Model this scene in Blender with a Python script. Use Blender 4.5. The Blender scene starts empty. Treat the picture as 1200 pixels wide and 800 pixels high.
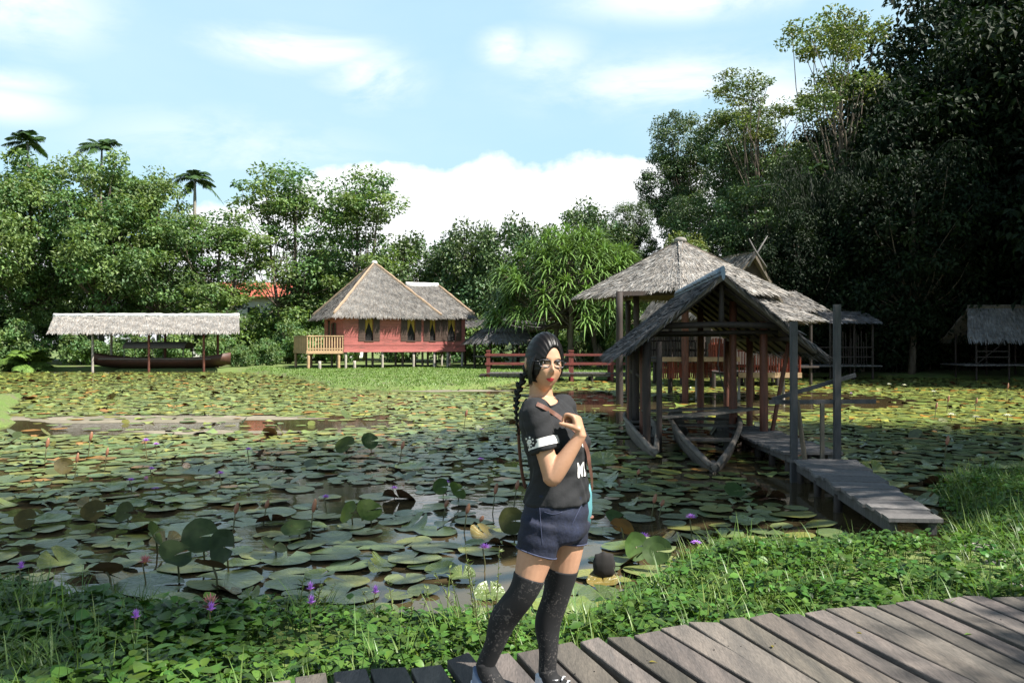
import bpy, bmesh, math, random
import numpy as np
from mathutils import Vector, Matrix
from mathutils.bvhtree import BVHTree

scene = bpy.context.scene
COL = scene.collection
R = math.radians
rng = np.random.default_rng(7)
random.seed(7)
UP = np.array((0., 0., 1.))

# ------------------------------------------------------------------ tagging
def tag(o, label=None, cat=None, group=None, kind=None):
    if label: o['label'] = label
    if cat: o['category'] = cat
    if group: o['group'] = group
    if kind: o['kind'] = kind
    return o

def empty(name, loc, rz=0., label=None, cat=None, group=None):
    o = bpy.data.objects.new(name, None)
    o.empty_display_size = .2
    COL.objects.link(o)
    o.location = loc
    o.rotation_euler = (0, 0, rz)
    return tag(o, label, cat, group)

def copy_tree(o, parent=None):
    c = o.copy()
    COL.objects.link(c)
    if parent is not None:
        c.parent = parent
    for ch in list(o.children):
        copy_tree(ch, c)
    return c

def dup(root, loc, rz=0., s=1., label=None, group=None):
    c = copy_tree(root)
    c.location = loc
    c.rotation_euler = (0, 0, rz)
    c.scale = (s, s, s) if not hasattr(s, '__len__') else s
    if label: c['label'] = label
    if group: c['group'] = group
    return c

# ------------------------------------------------------------------ mesh builder
def nrm(v):
    v = np.asarray(v, float)
    return v / np.maximum(np.linalg.norm(v, axis=-1, keepdims=True), 1e-9)

class MB:
    """collects vertices, faces, a tint per vertex and a material slot per face"""
    def __init__(s):
        s.V = []; s.T = []; s.F = []; s.M = []; s.S = []; s.n = 0
    def add(s, V, F, tint=(1, 1, 1), m=0, smooth=True):
        V = np.asarray(V, float).reshape(-1, 3)
        t = np.asarray(tint, float)
        if t.ndim == 1:
            t = np.broadcast_to(t, (len(V), 3))
        s.V.append(V); s.T.append(t)
        n = s.n
        if isinstance(F, np.ndarray):
            s.F.append(F + n); k = len(F)
        else:
            s.F.append([tuple(i + n for i in f) for f in F]); k = len(F)
        s.M.append(np.full(k, m, np.int32)); s.S.append(np.full(k, smooth, bool))
        s.n += len(V)
        return s
    # boxes given by centre, size and an optional rotation (3x3)
    def box(s, c, size, rot=None, tint=(1, 1, 1), m=0, jit=0.):
        x, y, z = np.asarray(size, float) / 2
        V = np.array([(-x, -y, -z), (x, -y, -z), (x, y, -z), (-x, y, -z), (-x, -y, z), (x, -y, z), (x, y, z), (-x, y, z)])
        if jit: V = V + rng.uniform(-jit, jit, V.shape)
        if rot is not None: V = V @ np.asarray(rot).T
        return s.add(V + np.asarray(c, float), [(0, 3, 2, 1), (4, 5, 6, 7), (0, 1, 5, 4), (1, 2, 6, 5), (2, 3, 7, 6), (3, 0, 4, 7)], tint, m, False)
    def beam(s, p0, p1, w, h, tint=(1, 1, 1), m=0, up=UP):
        """a squared timber from p0 to p1"""
        p0 = np.asarray(p0, float); p1 = np.asarray(p1, float)
        d = nrm(p1 - p0); side = np.cross(d, up)
        if np.linalg.norm(side) < 1e-4: side = np.array((1., 0, 0))
        side = nrm(side); u = np.cross(side, d)
        return s.box((p0 + p1) / 2, (np.linalg.norm(p1 - p0), w, h), np.stack([d, side, u], 1), tint, m)
    def tube(s, pts, rad, n=8, tint=(1, 1, 1), m=0, cap=True, wob=0.):
        pts = np.asarray(pts, float); k = len(pts)
        rad = np.broadcast_to(np.asarray(rad, float), (k,)) if np.ndim(rad) < 2 else np.asarray(rad, float)
        tang = nrm(np.gradient(pts, axis=0)) if k > 2 else np.repeat(nrm(pts[1:] - pts[:1]), k, 0)
        ref = np.array((0, 0, 1.)) if abs(tang[0][2]) < .9 else np.array((1., 0, 0))
        a = np.linspace(0, 2 * math.pi, n, endpoint=False)
        rings = []
        side = nrm(np.cross(ref, tang[0]))
        for i in range(k):
            side = nrm(side - tang[i] * np.dot(side, tang[i]))
            up = np.cross(tang[i], side)
            ra, rb = (rad[i], rad[i]) if rad.ndim == 1 else rad[i]
            w = 1 + (rng.uniform(-wob, wob, n) if wob else 0)
            rings.append(pts[i] + (np.cos(a) * ra * w)[:, None] * side + (np.sin(a) * rb * w)[:, None] * up)
        V = np.concatenate(rings)
        F = [(i * n + j, i * n + (j + 1) % n, (i + 1) * n + (j + 1) % n, (i + 1) * n + j) for i in range(k - 1) for j in range(n)]
        s.add(V, F, tint, m, True)
        if cap:
            b = s.n - len(V)
            s.F.append([tuple(b + j for j in range(n))[::-1], tuple(b + (k - 1) * n + j for j in range(n))])
            s.M.append(np.full(2, m, np.int32)); s.S.append(np.full(2, False, bool))
        return s
    def loft(s, rings, tint=(1, 1, 1), m=0, cap=True):
        """closed rings of equal length, in order"""
        n = len(rings[0]); k = len(rings)
        V = np.concatenate([np.asarray(r, float) for r in rings])
        F = [(i * n + j, i * n + (j + 1) % n, (i + 1) * n + (j + 1) % n, (i + 1) * n + j) for i in range(k - 1) for j in range(n)]
        if cap:
            F += [tuple(range(n))[::-1], tuple((k - 1) * n + j for j in range(n))]
        return s.add(V, F, tint, m, True)
    def ball(s, c, r, n=12, k=8, tint=(1, 1, 1), m=0, rot=None, fn=None):
        r = np.broadcast_to(np.asarray(r, float), (3,))
        th = np.linspace(0, math.pi, k + 1)[1:-1]; ph = np.linspace(0, 2 * math.pi, n, endpoint=False)
        U = np.array([(math.sin(t) * math.cos(p), math.sin(t) * math.sin(p), math.cos(t)) for t in th for p in ph] + [(0, 0, 1), (0, 0, -1)])
        V = fn(U) if fn else U * r
        if rot is not None: V = V @ np.asarray(rot).T
        F = [(i * n + j, (i + 1) * n + j, (i + 1) * n + (j + 1) % n, i * n + (j + 1) % n) for i in range(k - 2) for j in range(n)]
        t0, b0 = len(U) - 2, len(U) - 1
        F += [(t0, j, (j + 1) % n) for j in range(n)] + [(b0, (k - 2) * n + (j + 1) % n, (k - 2) * n + j) for j in range(n)]
        return s.add(V + np.asarray(c, float), F, tint, m, True)
    # many narrow blades: start, unit direction, unit width vector, length, width, bend vector
    def strips(s, P, D, W, L, wd, bend, nseg=3, tint=(1, 1, 1), m=0, tip=.15, smooth=True):
        N = len(P); t = np.linspace(0, 1, nseg + 1)
        L = np.broadcast_to(L, (N,)); wd = np.broadcast_to(wd, (N,))
        C = P[:, None] + D[:, None] * (L[:, None] * t)[..., None] + bend[:, None] * (t ** 2)[None, :, None]
        wt = np.where(t < .5, .75 + .5 * t, 1 - (t - .5) * 2 * (1 - tip))
        O = W[:, None] * (wd[:, None] * wt[None] / 2)[..., None]
        V = np.stack([C - O, C + O], 2).reshape(-1, 3)
        k = (nseg + 1) * 2
        base = (np.arange(N) * k)[:, None]
        q = np.array([(2 * i, 2 * i + 1, 2 * i + 3, 2 * i + 2) for i in range(nseg)])
        F = (base[:, :, None] + q[None]).reshape(-1, 4)
        tt = np.asarray(tint, float)
        if tt.ndim == 2: tt = np.repeat(tt, k, 0)
        return s.add(V, F, tt, m, smooth)
    # many leaves: base, unit direction, unit normal, length, width: folded along the midrib
    def leaves(s, P, D, N, L, wd, tint=(1, 1, 1), m=0, fold=.18, mid=.42):
        n = len(P)
        L = np.broadcast_to(L, (n,))[:, None]; wd = np.broadcast_to(wd, (n,))[:, None]
        W = nrm(np.cross(D, N)); N2 = np.cross(W, D)
        b = P; tipp = P + D * L - N2 * L * .12
        mm = P + D * L * mid - N2 * wd * fold * .0
        l = P + D * L * mid + W * wd / 2 + N2 * wd * fold
        r = P + D * L * mid - W * wd / 2 + N2 * wd * fold
        V = np.stack([b, l, tipp, r, mm], 1).reshape(-1, 3)
        q = np.array([(0, 4, 2, 1), (0, 3, 2, 4)])
        F = ((np.arange(n) * 5)[:, None, None] + q[None]).reshape(-1, 4)
        tt = np.asarray(tint, float)
        if tt.ndim == 2: tt = np.repeat(tt, 5, 0)
        return s.add(V, F, tt, m, False)
    # the same with a rounder, ovate outline for leaves seen close by
    def ovate(s, P, D, N, L, wd, tint=(1, 1, 1), m=0, fold=.14, curl=.25):
        n = len(P); L = np.broadcast_to(L, (n,))[:, None]; wd = np.broadcast_to(wd, (n,))[:, None]
        W = nrm(np.cross(D, N)); N2 = np.cross(W, D); rows = [P]
        for t, k in ((.12, .62), (.36, 1.0), (.64, .80), (.86, .36)):
            c = P + D * L * t - N2 * L * curl * t * t; e = N2 * wd * fold * k
            rows += [c + W * wd * k / 2 + e, c, c - W * wd * k / 2 + e]
        rows.append(P + D * L - N2 * L * curl)
        V = np.stack(rows, 1); kv = V.shape[1]; b = (np.arange(n) * kv)[:, None, None]
        q = [(1 + 3 * i + j, 4 + 3 * i + j, 5 + 3 * i + j, 2 + 3 * i + j) for i in range(3) for j in (0, 1)]
        F = (b + np.array(q)[None]).reshape(-1, 4)
        T3 = (b + np.array([(0, 1, 2), (0, 2, 3), (10, 13, 11), (11, 13, 12)])[None]).reshape(-1, 3)
        tt = np.asarray(tint, float)
        if tt.ndim == 2: tt = np.repeat(tt, kv, 0)
        s.add(V.reshape(-1, 3), F, tt, m, True)
        s.F.append(T3 + (s.n - n * kv)); s.M.append(np.full(len(T3), m, np.int32)); s.S.append(np.full(len(T3), True, bool))
        return s
    def mesh(s, name, mats):
        me = bpy.data.meshes.new(name)
        V = np.concatenate(s.V)
        sizes, loops = [], []
        for F in s.F:
            if isinstance(F, np.ndarray):
                sizes.append(np.full(len(F), F.shape[1], np.int64)); loops.append(F.reshape(-1))
            else:
                sizes.append(np.array([len(f) for f in F], np.int64)); loops.append(np.array([i for f in F for i in f], np.int64))
        sizes = np.concatenate(sizes); loops = np.concatenate(loops)
        me.vertices.add(len(V)); me.vertices.foreach_set('co', V.astype(np.float32).reshape(-1))
        me.loops.add(len(loops)); me.loops.foreach_set('vertex_index', loops.astype(np.int32))
        me.polygons.add(len(sizes))
        st = np.concatenate([[0], np.cumsum(sizes)[:-1]])
        me.polygons.foreach_set('loop_start', st.astype(np.int32))
        me.polygons.foreach_set('material_index', np.concatenate(s.M))
        me.polygons.foreach_set('use_smooth', np.concatenate(s.S))
        me.update(calc_edges=True)
        ca = me.attributes.new('tint', 'FLOAT_COLOR', 'POINT')
        T = np.concatenate([np.concatenate(s.T), np.ones((len(V), 1))], 1)
        ca.data.foreach_set('color', T.astype(np.float32).reshape(-1))
        for mt in (mats if isinstance(mats, (list, tuple)) else [mats]):
            me.materials.append(mt)
        return me
    def build(s, name, mats, parent=None):
        o = bpy.data.objects.new(name, s.mesh(name, mats))
        COL.objects.link(o)
        if parent is not None: o.parent = parent
        return o

def mod_apply(o, mods):
    """evaluate modifiers and keep the result as the object's own mesh"""
    for t, kw in mods:
        m = o.modifiers.new(t, t)
        for k, v in kw.items(): setattr(m, k, v)
    dg = bpy.context.evaluated_depsgraph_get()
    me = bpy.data.meshes.new_from_object(o.evaluated_get(dg), depsgraph=dg)
    mats = list(o.data.materials)
    o.modifiers.clear(); o.data = me
    me.materials.clear()
    for mt in mats: me.materials.append(mt)
    return o

# ------------------------------------------------------------------ materials
def material(name, col, col2=None, rough=.7, scale=4., stretch=(1, 1, 1), detail=6., bump=0., bscale=None, tint=False, spec=.5,
             trans=0., back=None, lo=.35, hi=.65, fine=None, dirt=None, coat=0., sheen=0.):
    m = bpy.data.materials.new(name); m.use_nodes = True
    nt = m.node_tree; N = nt.nodes; L = nt.links
    b = N['Principled BSDF']; out = N['Material Output']
    b.inputs['Roughness'].default_value = rough
    b.inputs['Specular IOR Level'].default_value = spec
    if coat: b.inputs['Coat Weight'].default_value = coat; b.inputs['Coat Roughness'].default_value = .12
    tc = N.new('ShaderNodeTexCoord'); mp = N.new('ShaderNodeMapping'); mp.inputs['Scale'].default_value = stretch
    L.new(tc.outputs['Object'], mp.inputs['Vector'])
    def noise(sc, det=detail, ro=.6):
        n = N.new('ShaderNodeTexNoise'); n.inputs['Scale'].default_value = sc; n.inputs['Detail'].default_value = det
        n.inputs['Roughness'].default_value = ro; L.new(mp.outputs[0], n.inputs['Vector']); return n
    n1 = noise(scale)
    cur = None
    def mixc(fac, a, c, mode='MIX'):
        x = N.new('ShaderNodeMix'); x.data_type = 'RGBA'; x.blend_type = mode
        if isinstance(fac, float): x.inputs[0].default_value = fac
        else: L.new(fac, x.inputs[0])
        for v, i in ((a, 6), (c, 7)):
            if isinstance(v, tuple): x.inputs[i].default_value = (*v[:3], 1)
            else: L.new(v, x.inputs[i])
        return x.outputs[2]
    if col2 is not None:
        mr = N.new('ShaderNodeMapRange'); mr.inputs[1].default_value = lo; mr.inputs[2].default_value = hi
        L.new(n1.outputs['Fac'], mr.inputs[0])
        cur = mixc(mr.outputs[0], col, col2)
    else:
        rgb = N.new('ShaderNodeRGB'); rgb.outputs[0].default_value = (*col, 1); cur = rgb.outputs[0]
    if fine is not None:      # fine grain: (scale, amount)
        nf = noise(fine[0], 3.); mr = N.new('ShaderNodeMapRange'); mr.inputs[1].default_value = .3; mr.inputs[2].default_value = .7
        mr.inputs[3].default_value = 1 - fine[1]; mr.inputs[4].default_value = 1 + fine[1]
        L.new(nf.outputs['Fac'], mr.inputs[0])
        cmb = N.new('ShaderNodeCombineColor')
        for i in range(3): L.new(mr.outputs[0], cmb.inputs[i])
        cur = mixc(1., cur, cmb.outputs[0], 'MULTIPLY')
    if dirt is not None:      # stains: (colour, scale, threshold)
        nd = noise(dirt[1], 8., .7); mr = N.new('ShaderNodeMapRange'); mr.inputs[1].default_value = dirt[2]; mr.inputs[2].default_value = dirt[2] + .1
        L.new(nd.outputs['Fac'], mr.inputs[0]); cur = mixc(mr.outputs[0], cur, dirt[0])
    if tint:
        at = N.new('ShaderNodeAttribute'); at.attribute_name = 'tint'
        cur = mixc(1., cur, at.outputs['Color'], 'MULTIPLY')
    if back is not None:
        g = N.new('ShaderNodeNewGeometry'); cur = mixc(g.outputs['Backfacing'], cur, back)
    L.new(cur, b.inputs['Base Color'])
    if bump:
        nb = noise(bscale or scale * 3, 6.)
        bp = N.new('ShaderNodeBump'); bp.inputs['Strength'].default_value = min(1., bump); bp.inputs['Distance'].default_value = .02
        L.new(nb.outputs['Fac'], bp.inputs['Height']); L.new(bp.outputs[0], b.inputs['Normal'])
    if trans:
        tr = N.new('ShaderNodeBsdfTranslucent')
        bright = mixc(1., cur, (1.25, 1.3, .65), 'MULTIPLY')
        L.new(bright, tr.inputs['Color'])
        ms = N.new('ShaderNodeMixShader'); ms.inputs[0].default_value = trans
        L.new(b.outputs[0], ms.inputs[1]); L.new(tr.outputs[0], ms.inputs[2]); L.new(ms.outputs[0], out.inputs['Surface'])
    return m

MAT = {}
def M(name, *a, **k):
    MAT[name] = material(name, *a, **k); return MAT[name]

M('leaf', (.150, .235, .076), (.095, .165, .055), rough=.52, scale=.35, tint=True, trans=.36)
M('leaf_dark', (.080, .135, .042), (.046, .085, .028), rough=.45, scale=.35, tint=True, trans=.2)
M('leaf_shade', (.012, .024, .007), (.006, .014, .005), rough=.6, scale=.4, tint=True, trans=.18, spec=.18)  # near-black green: shade of the right-hand trees is put into the colour
M('leaf_yellow', (.14, .18, .045), (.075, .12, .03), rough=.45, scale=.4, tint=True, trans=.3)
M('palm_leaf', (.055, .11, .028), (.035, .07, .02), rough=.38, scale=.6, tint=True, trans=.2)
M('pandan_leaf', (.16, .26, .08), (.11, .19, .06), rough=.36, scale=.5, tint=True, trans=.2)
M('ground_leaf', (.080, .165, .026), (.042, .095, .018), rough=.45, scale=2., tint=True, trans=.25, spec=.3)
M('grass_blade', (.14, .225, .042), (.09, .16, .035), rough=.45, scale=2., tint=True, trans=.28)
M('bark', (.16, .13, .10), (.075, .06, .045), rough=.9, scale=6., stretch=(1, 1, .25), bump=.7, tint=True)
M('palm_bark', (.30, .28, .24), (.18, .16, .13), rough=.9, scale=5., stretch=(.4, .4, 2.), bump=.4)
M('thatch', (.205, .192, .175), (.115, .108, .10), rough=.95, scale=3.5, tint=True, fine=(40., .3))
M('thatch_dark', (.14, .135, .135), (.075, .073, .073), rough=.95, scale=4., tint=True, fine=(40., .35))
M('thatch_base', (.17, .14, .11), (.10, .085, .07), rough=1., scale=8., fine=(50., .3))
M('ridge_cap', (.36, .25, .165), (.27, .20, .14), rough=.9, scale=6., fine=(30., .25), tint=True)
M('red_board', (.42, .135, .122), (.34, .105, .095), rough=.6, scale=2., stretch=(1, 1, 6), fine=(20., .15), tint=True, dirt=((.20, .085, .075), 1.1, .57))
M('red_rail', (.17, .035, .028), (.12, .03, .025), rough=.65, scale=3., fine=(20., .2))
M('red_slat', (.30, .055, .022), (.17, .035, .018), rough=.6, scale=5., stretch=(3, 3, .4), fine=(25., .25), tint=True)
M('dark_wood', (.038, .025, .019), (.02, .014, .012), rough=.75, scale=5., stretch=(3, 3, .5), bump=.3, bscale=12.)
M('red_post', (.14, .044, .023), (.075, .026, .016), rough=.65, scale=4., stretch=(3, 3, .5), fine=(25., .25))
M('pale_wood', (.45, .30, .17), (.33, .22, .12), rough=.75, scale=4., stretch=(1, 1, 1), fine=(25., .2), tint=True)
M('stilt_wood', (.42, .38, .33), (.25, .22, .19), rough=.9, scale=4., stretch=(3, 3, .5), fine=(25., .2))
M('grey_wood', (.15, .14, .135), (.085, .08, .078), rough=.8, scale=3., stretch=(6, 6, 1), bump=.3, bscale=20., tint=True)
M('shutter_wood', (.085, .05, .035), (.05, .03, .022), rough=.6, scale=5., stretch=(1, 1, 8), fine=(25., .2))
M('dark_void', (.012, .010, .009), rough=.9)
M('curtain', (.62, .40, .09), (.5, .3, .06), rough=.9, scale=8., stretch=(6, 6, .3), trans=.2)
M('boat_wood', (.17, .145, .12), (.085, .075, .065), rough=.75, scale=3., stretch=(4, .6, 4), bump=.4, bscale=14., tint=True)
M('boat_brown', (.085, .035, .022), (.055, .025, .017), rough=.6, scale=3., fine=(20., .2))
M('white_paint', (.72, .72, .70), (.58, .58, .56), rough=.7, scale=2.)
M('tile_red', (.45, .10, .06), (.33, .08, .05), rough=.7, scale=3., fine=(12., .3))
M('window_glass', (.03, .04, .05), rough=.08)
M('bamboo_stem', (.022, .028, .014), (.012, .016, .009), rough=.6, scale=3.)  # near-black culms: shade put into the colour, since they stand in sun
M('soil', (.17, .14, .105), (.11, .09, .065), rough=1., scale=3., bump=.6)
M('stone', (.30, .28, .25), (.18, .17, .15), rough=.9, scale=6., bump=.5)
M('petal_purple', (.40, .15, .72), (.52, .26, .76), rough=.5, scale=20., trans=.3, tint=True)
M('petal_pink', (.60, .16, .22), (.65, .3, .3), rough=.5, scale=20., trans=.3)
M('petal_white', (.78, .78, .74), (.7, .7, .62), rough=.5, scale=20., trans=.2)
M('bud', (.33, .13, .085), (.24, .12, .06), rough=.5, scale=20.)
M('stem', (.12, .10, .045), (.07, .08, .03), rough=.5, scale=10.)
M('stamen', (.75, .50, .05), rough=.6)
# ================================================================== camera, sun, sky
H = 1.92          # eye height over the water
cam_d = bpy.data.cameras.new('camera'); cam = bpy.data.objects.new('camera', cam_d); COL.objects.link(cam)
cam_d.sensor_width = 36.; cam_d.lens = 28.; cam_d.clip_end = 2000.; cam_d.clip_start = .05
cam.location = (0, 0, H); cam.rotation_euler = (R(90.12), 0, 0)
scene.camera = cam
SUN_AZ, SUN_EL = R(-27), R(52)      # from +X, turned towards -Y (right and a little behind the viewer)
S = np.array((math.cos(SUN_EL) * math.cos(SUN_AZ), math.cos(SUN_EL) * math.sin(SUN_AZ), math.sin(SUN_EL)))
OFF = S[:2] / S[2]                  # how far towards the sun a canopy stands per metre of its height
sd = bpy.data.lights.new('sun', 'SUN'); sd.energy = 5.0; sd.angle = R(.53); sd.color = (1., .95, .87)
sun = bpy.data.objects.new('sun', sd); COL.objects.link(sun)
sun.rotation_euler = Vector(S).to_track_quat('Z', 'Y').to_euler(); sun.location = (20, -10, 40)

w = bpy.data.worlds.new('World'); scene.world = w; w.use_nodes = True
nt = w.node_tree; N = nt.nodes; L = nt.links
bg = N['Background']; bg.inputs['Strength'].default_value = .05
sky = N.new('ShaderNodeTexSky'); sky.sky_type = 'NISHITA'; sky.sun_disc = False
sky.sun_elevation = SUN_EL; sky.sun_rotation = math.pi / 2 - SUN_AZ
sky.air_density = 1.; sky.dust_density = .6; sky.ozone_density = 1.6
tc = N.new('ShaderNodeTexCoord')
sep = N.new('ShaderNodeSeparateXYZ'); L.new(tc.outputs['Generated'], sep.inputs[0])
def mth(op, a, b=None, c=None, clamp=False):
    n = N.new('ShaderNodeMath'); n.operation = op; n.use_clamp = clamp
    for i, v in enumerate((a, b, c)):
        if v is None: continue
        if isinstance(v, (int, float)): n.inputs[i].default_value = v
        else: L.new(v, n.inputs[i])
    return n.outputs[0]
az = mth('ARCTAN2', sep.outputs[0], sep.outputs[1])      # 0 straight ahead, positive to the right
el = mth('ARCSINE', sep.outputs[2])
def wnoise(sx, sz, sc, det, ro=.55, dist=0., off=0.):
    mp = N.new('ShaderNodeMapping'); mp.inputs['Scale'].default_value = (sx, sx, sz); mp.inputs['Location'].default_value = (off, off * .7, off * .3)
    L.new(tc.outputs['Generated'], mp.inputs[0])
    n = N.new('ShaderNodeTexNoise'); n.inputs['Scale'].default_value = sc; n.inputs['Detail'].default_value = det
    n.inputs['Roughness'].default_value = ro; n.inputs['Distortion'].default_value = dist
    L.new(mp.outputs[0], n.inputs['Vector']); return n.outputs['Fac']
# the bank of cumulus low over the trees: its top line follows the azimuth
ramp = N.new('ShaderNodeValToRGB'); cr = ramp.color_ramp
tops = [(-60, 6), (-34, 6), (-30, 7), (-26, 4), (-22, 9.6), (-17, 10.6), (-13, 12.2), (-9, 13.2), (-5.5, 12.4), (-3, 13.6), (2, 13.4), (8, 13.3), (12, 12.5), (20, 11), (40, 7), (60, 6)]
while len(cr.elements) < len(tops): cr.elements.new(.5)
for e, (a, h) in zip(cr.elements, tops):
    e.position = (a + 60) / 120; e.color = (h / 20, h / 20, h / 20, 1)
L.new(mth('MULTIPLY_ADD', az, 1 / R(120), .5), ramp.inputs[0])
n_c = wnoise(1, 1.3, 9., 9., .55, 0., 3.)
d = mth('SUBTRACT', mth('MULTIPLY', ramp.outputs[0], R(20)), el)
d = mth('MULTIPLY_ADD', mth('SUBTRACT', n_c, .5), .11, d)
cum = mth('MULTIPLY', d, 70., clamp=True)
# thin veils and wisps higher up
n_w = wnoise(1., 2.8, 5.5, 10., .62, .35, 1.)
n_w2 = wnoise(1., 2.2, 2.2, 6., .5, .2, 8.)
wisp = None
for a0, e0, ra, re, s in ((-15, 19.6, 5.5, 1.2, 1.), (-10, 18.2, 3.0, 1.7, .95), (-.5, 20.3, 1.6, 1.1, 1.), (2.5, 19.6, 3, 1.6, .7), (14, 23.2, 7.5, 1.3, 1.4), (11, 17.8, 9, 1.8, .8), (17, 15.8, 5, 2.0, .9),
                          (-32, 20, 5, 2.3, .8), (-33, 14.2, 4, 1., .9), (-33, 15.6, 4, .8, .7), (-20, 13, 9, 2.2, .45), (40, 22, 10, 3, .9), (-50, 20, 9, 2.5, .9), (100, 16, 20, 4, .9), (-120, 15, 30, 4, .9)):
    ga = mth('POWER', mth('DIVIDE', mth('SUBTRACT', az, R(a0)), R(ra)), 2.); ge = mth('POWER', mth('DIVIDE', mth('SUBTRACT', el, R(e0)), R(re)), 2.)
    g = mth('MULTIPLY', mth('EXPONENT', mth('MULTIPLY', mth('ADD', ga, ge), -1.)), s)
    wisp = g if wisp is None else mth('MAXIMUM', wisp, g)
wv = mth('MULTIPLY', wisp, mth('MULTIPLY_ADD', n_w, 4.4, -1.55, clamp=True))
veil = mth('MULTIPLY_ADD', n_w2, 1.2, -.5, clamp=True)
den = mth('MAXIMUM', mth('MAXIMUM', cum, mth('MULTIPLY', wv, .95)), mth('MULTIPLY', veil, .35))
# shading of the cumulus bodies: soft grey-blue bellies
n_s = wnoise(1, 1.6, 12., 6., .5, 0., 5.)
mixb = N.new('ShaderNodeMix'); mixb.data_type = 'RGBA'
L.new(mth('MULTIPLY_ADD', n_s, 1.6, -.35, clamp=True), mixb.inputs[0])
mixb.inputs[6].default_value = (9.4, 9.8, 10.4, 1); mixb.inputs[7].default_value = (11.5, 11.6, 11.6, 1)
mixv = N.new('ShaderNodeMix'); mixv.data_type = 'RGBA'; mixv.blend_type = 'MIX'; mixv.inputs[0].default_value = .62; hz_ = N.new('ShaderNodeMapRange'); hz_.interpolation_type = 'SMOOTHSTEP'; hz_.inputs[1].default_value = R(22); hz_.inputs[2].default_value = R(50); hz_.inputs[3].default_value = .66; hz_.inputs[4].default_value = .04; L.new(el, hz_.inputs[0]); L.new(hz_.outputs[0], mixv.inputs[0])
L.new(sky.outputs[0], mixv.inputs[6]); mixv.inputs[7].default_value = (5.9, 9.0, 10.5, 1)      # bright humid air
mixs = N.new('ShaderNodeMix'); mixs.data_type = 'RGBA'
L.new(den, mixs.inputs[0]); L.new(mixv.outputs[2], mixs.inputs[6]); L.new(mixb.outputs[2], mixs.inputs[7])
L.new(mixs.outputs[2], bg.inputs['Color'])

vs = scene.view_settings
scene.display_settings.display_device = 'sRGB'
vs.view_transform = 'Standard'; vs.look = 'None'; vs.exposure = 1.3; vs.gamma = 1.; vs.use_curve_mapping = False
scene.cycles.use_denoising = True
scene.cycles.max_bounces = 6; scene.cycles.diffuse_bounces = 2; scene.cycles.glossy_bounces = 3; scene.cycles.transmission_bounces = 4
scene.cycles.transparent_max_bounces = 6
scene.cycles.caustics_reflective = False; scene.cycles.caustics_refractive = False

# ================================================================== ground, water
SHORE = np.array([(-60, 9), (-25, 7.2), (-12, 6.1), (-6, 5.8), (-3.4, 5.75), (-1.8, 5.3), (-.6, 5.1), (.45, 5.35), (1.1, 6.0), (1.8, 6.7), (2.6, 7.5), (3.4, 7.2), (4.4, 7.3), (5.0, 8.8), (5.6, 10.3), (7.3, 11.2), (10, 12),
                  (15, 14), (22, 22), (28, 33), (27, 41), (22, 45), (16, 46), (11, 46.5), (9, 45), (7, 42), (3, 41), (0, 38.5), (-1.2, 34), (-2.5, 32.5), (-5, 32), (-7.6, 34), (-9, 38.5), (-13.5, 47),
                  (-18, 53), (-30, 55), (-42, 55), (-60, 52), (-80, 40)])
LAWN_SPIT = np.array([(-30, 29), (-17.5, 28.5), (-11.5, 18.2), (-13.5, 17.2), (-30, 16)])
def inside(poly, X, Y):
    r = np.zeros(X.shape, bool); n = len(poly)
    for i in range(n):
        x0, y0 = poly[i]; x1, y1 = poly[(i + 1) % n]
        c = ((y0 > Y) != (y1 > Y)) & (X < (x1 - x0) * (Y - y0) / (y1 - y0 + 1e-12) + x0)
        r ^= c
    return r
def dist_edge(poly, X, Y):
    dd = np.full(X.shape, 1e9); n = len(poly)
    for i in range(n):
        a = poly[i]; b = poly[(i + 1) % n]; ab = b - a; L2 = (ab ** 2).sum()
        t = np.clip(((X - a[0]) * ab[0] + (Y - a[1]) * ab[1]) / L2, 0, 1)
        dd = np.minimum(dd, np.hypot(X - a[0] - t * ab[0], Y - a[1] - t * ab[1]))
    return dd
def shore_dist(X, Y):
    """positive on land, negative in the pond"""
    wob = .22 * np.sin(X * 2.1 + Y * .7) + .16 * np.sin(X * 4.7 - Y * 1.9)
    d = dist_edge(SHORE, X, Y); d = np.where(inside(SHORE, X, Y), -d, d)
    d2 = dist_edge(LAWN_SPIT, X, Y); d2 = np.where(inside(LAWN_SPIT, X, Y), d2, -d2)
    return np.maximum(d, d2) + wob * .6
def smooth(a, b, x):
    t = np.clip((x - a) / (b - a), 0, 1); return t * t * (3 - 2 * t)
def ground_z(X, Y):
    X = np.asarray(X, float); Y = np.asarray(Y, float)
    d = shore_dist(X, Y)
    z = -.75 + .9 * smooth(-.9, .35, d) + .08 * smooth(.3, 3, d)
    z = z + .03 * np.sin(X * 1.3) * np.cos(Y * 1.7) * smooth(0, .5, d)
    hill = smooth(4, 34, d) * smooth(6, 26, X + (Y - 40) * .25) * smooth(8, 36, Y)
    return z + hill * 9.
def warp(a, b, c, n):       # n coordinates from a to b, dense round c
    t = np.linspace(-1, 1, n); k = 5.2
    s = np.sinh(k * t) / math.sinh(k)
    return np.where(s < 0, c + s * (c - a), c + s * (b - c))
gx = warp(-420, 420, .5, 330); gy = warp(-160, 620, 7.5, 330)
GX, GY = np.meshgrid(gx, gy)
GZ = ground_z(GX, GY)
mb = MB(); nx, ny = len(gx), len(gy)
idx = np.arange(nx * ny).reshape(ny, nx)
mb.add(np.stack([GX, GY, GZ], -1).reshape(-1, 3), np.stack([idx[:-1, :-1], idx[:-1, 1:], idx[1:, 1:], idx[1:, :-1]], -1).reshape(-1, 4))
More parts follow.
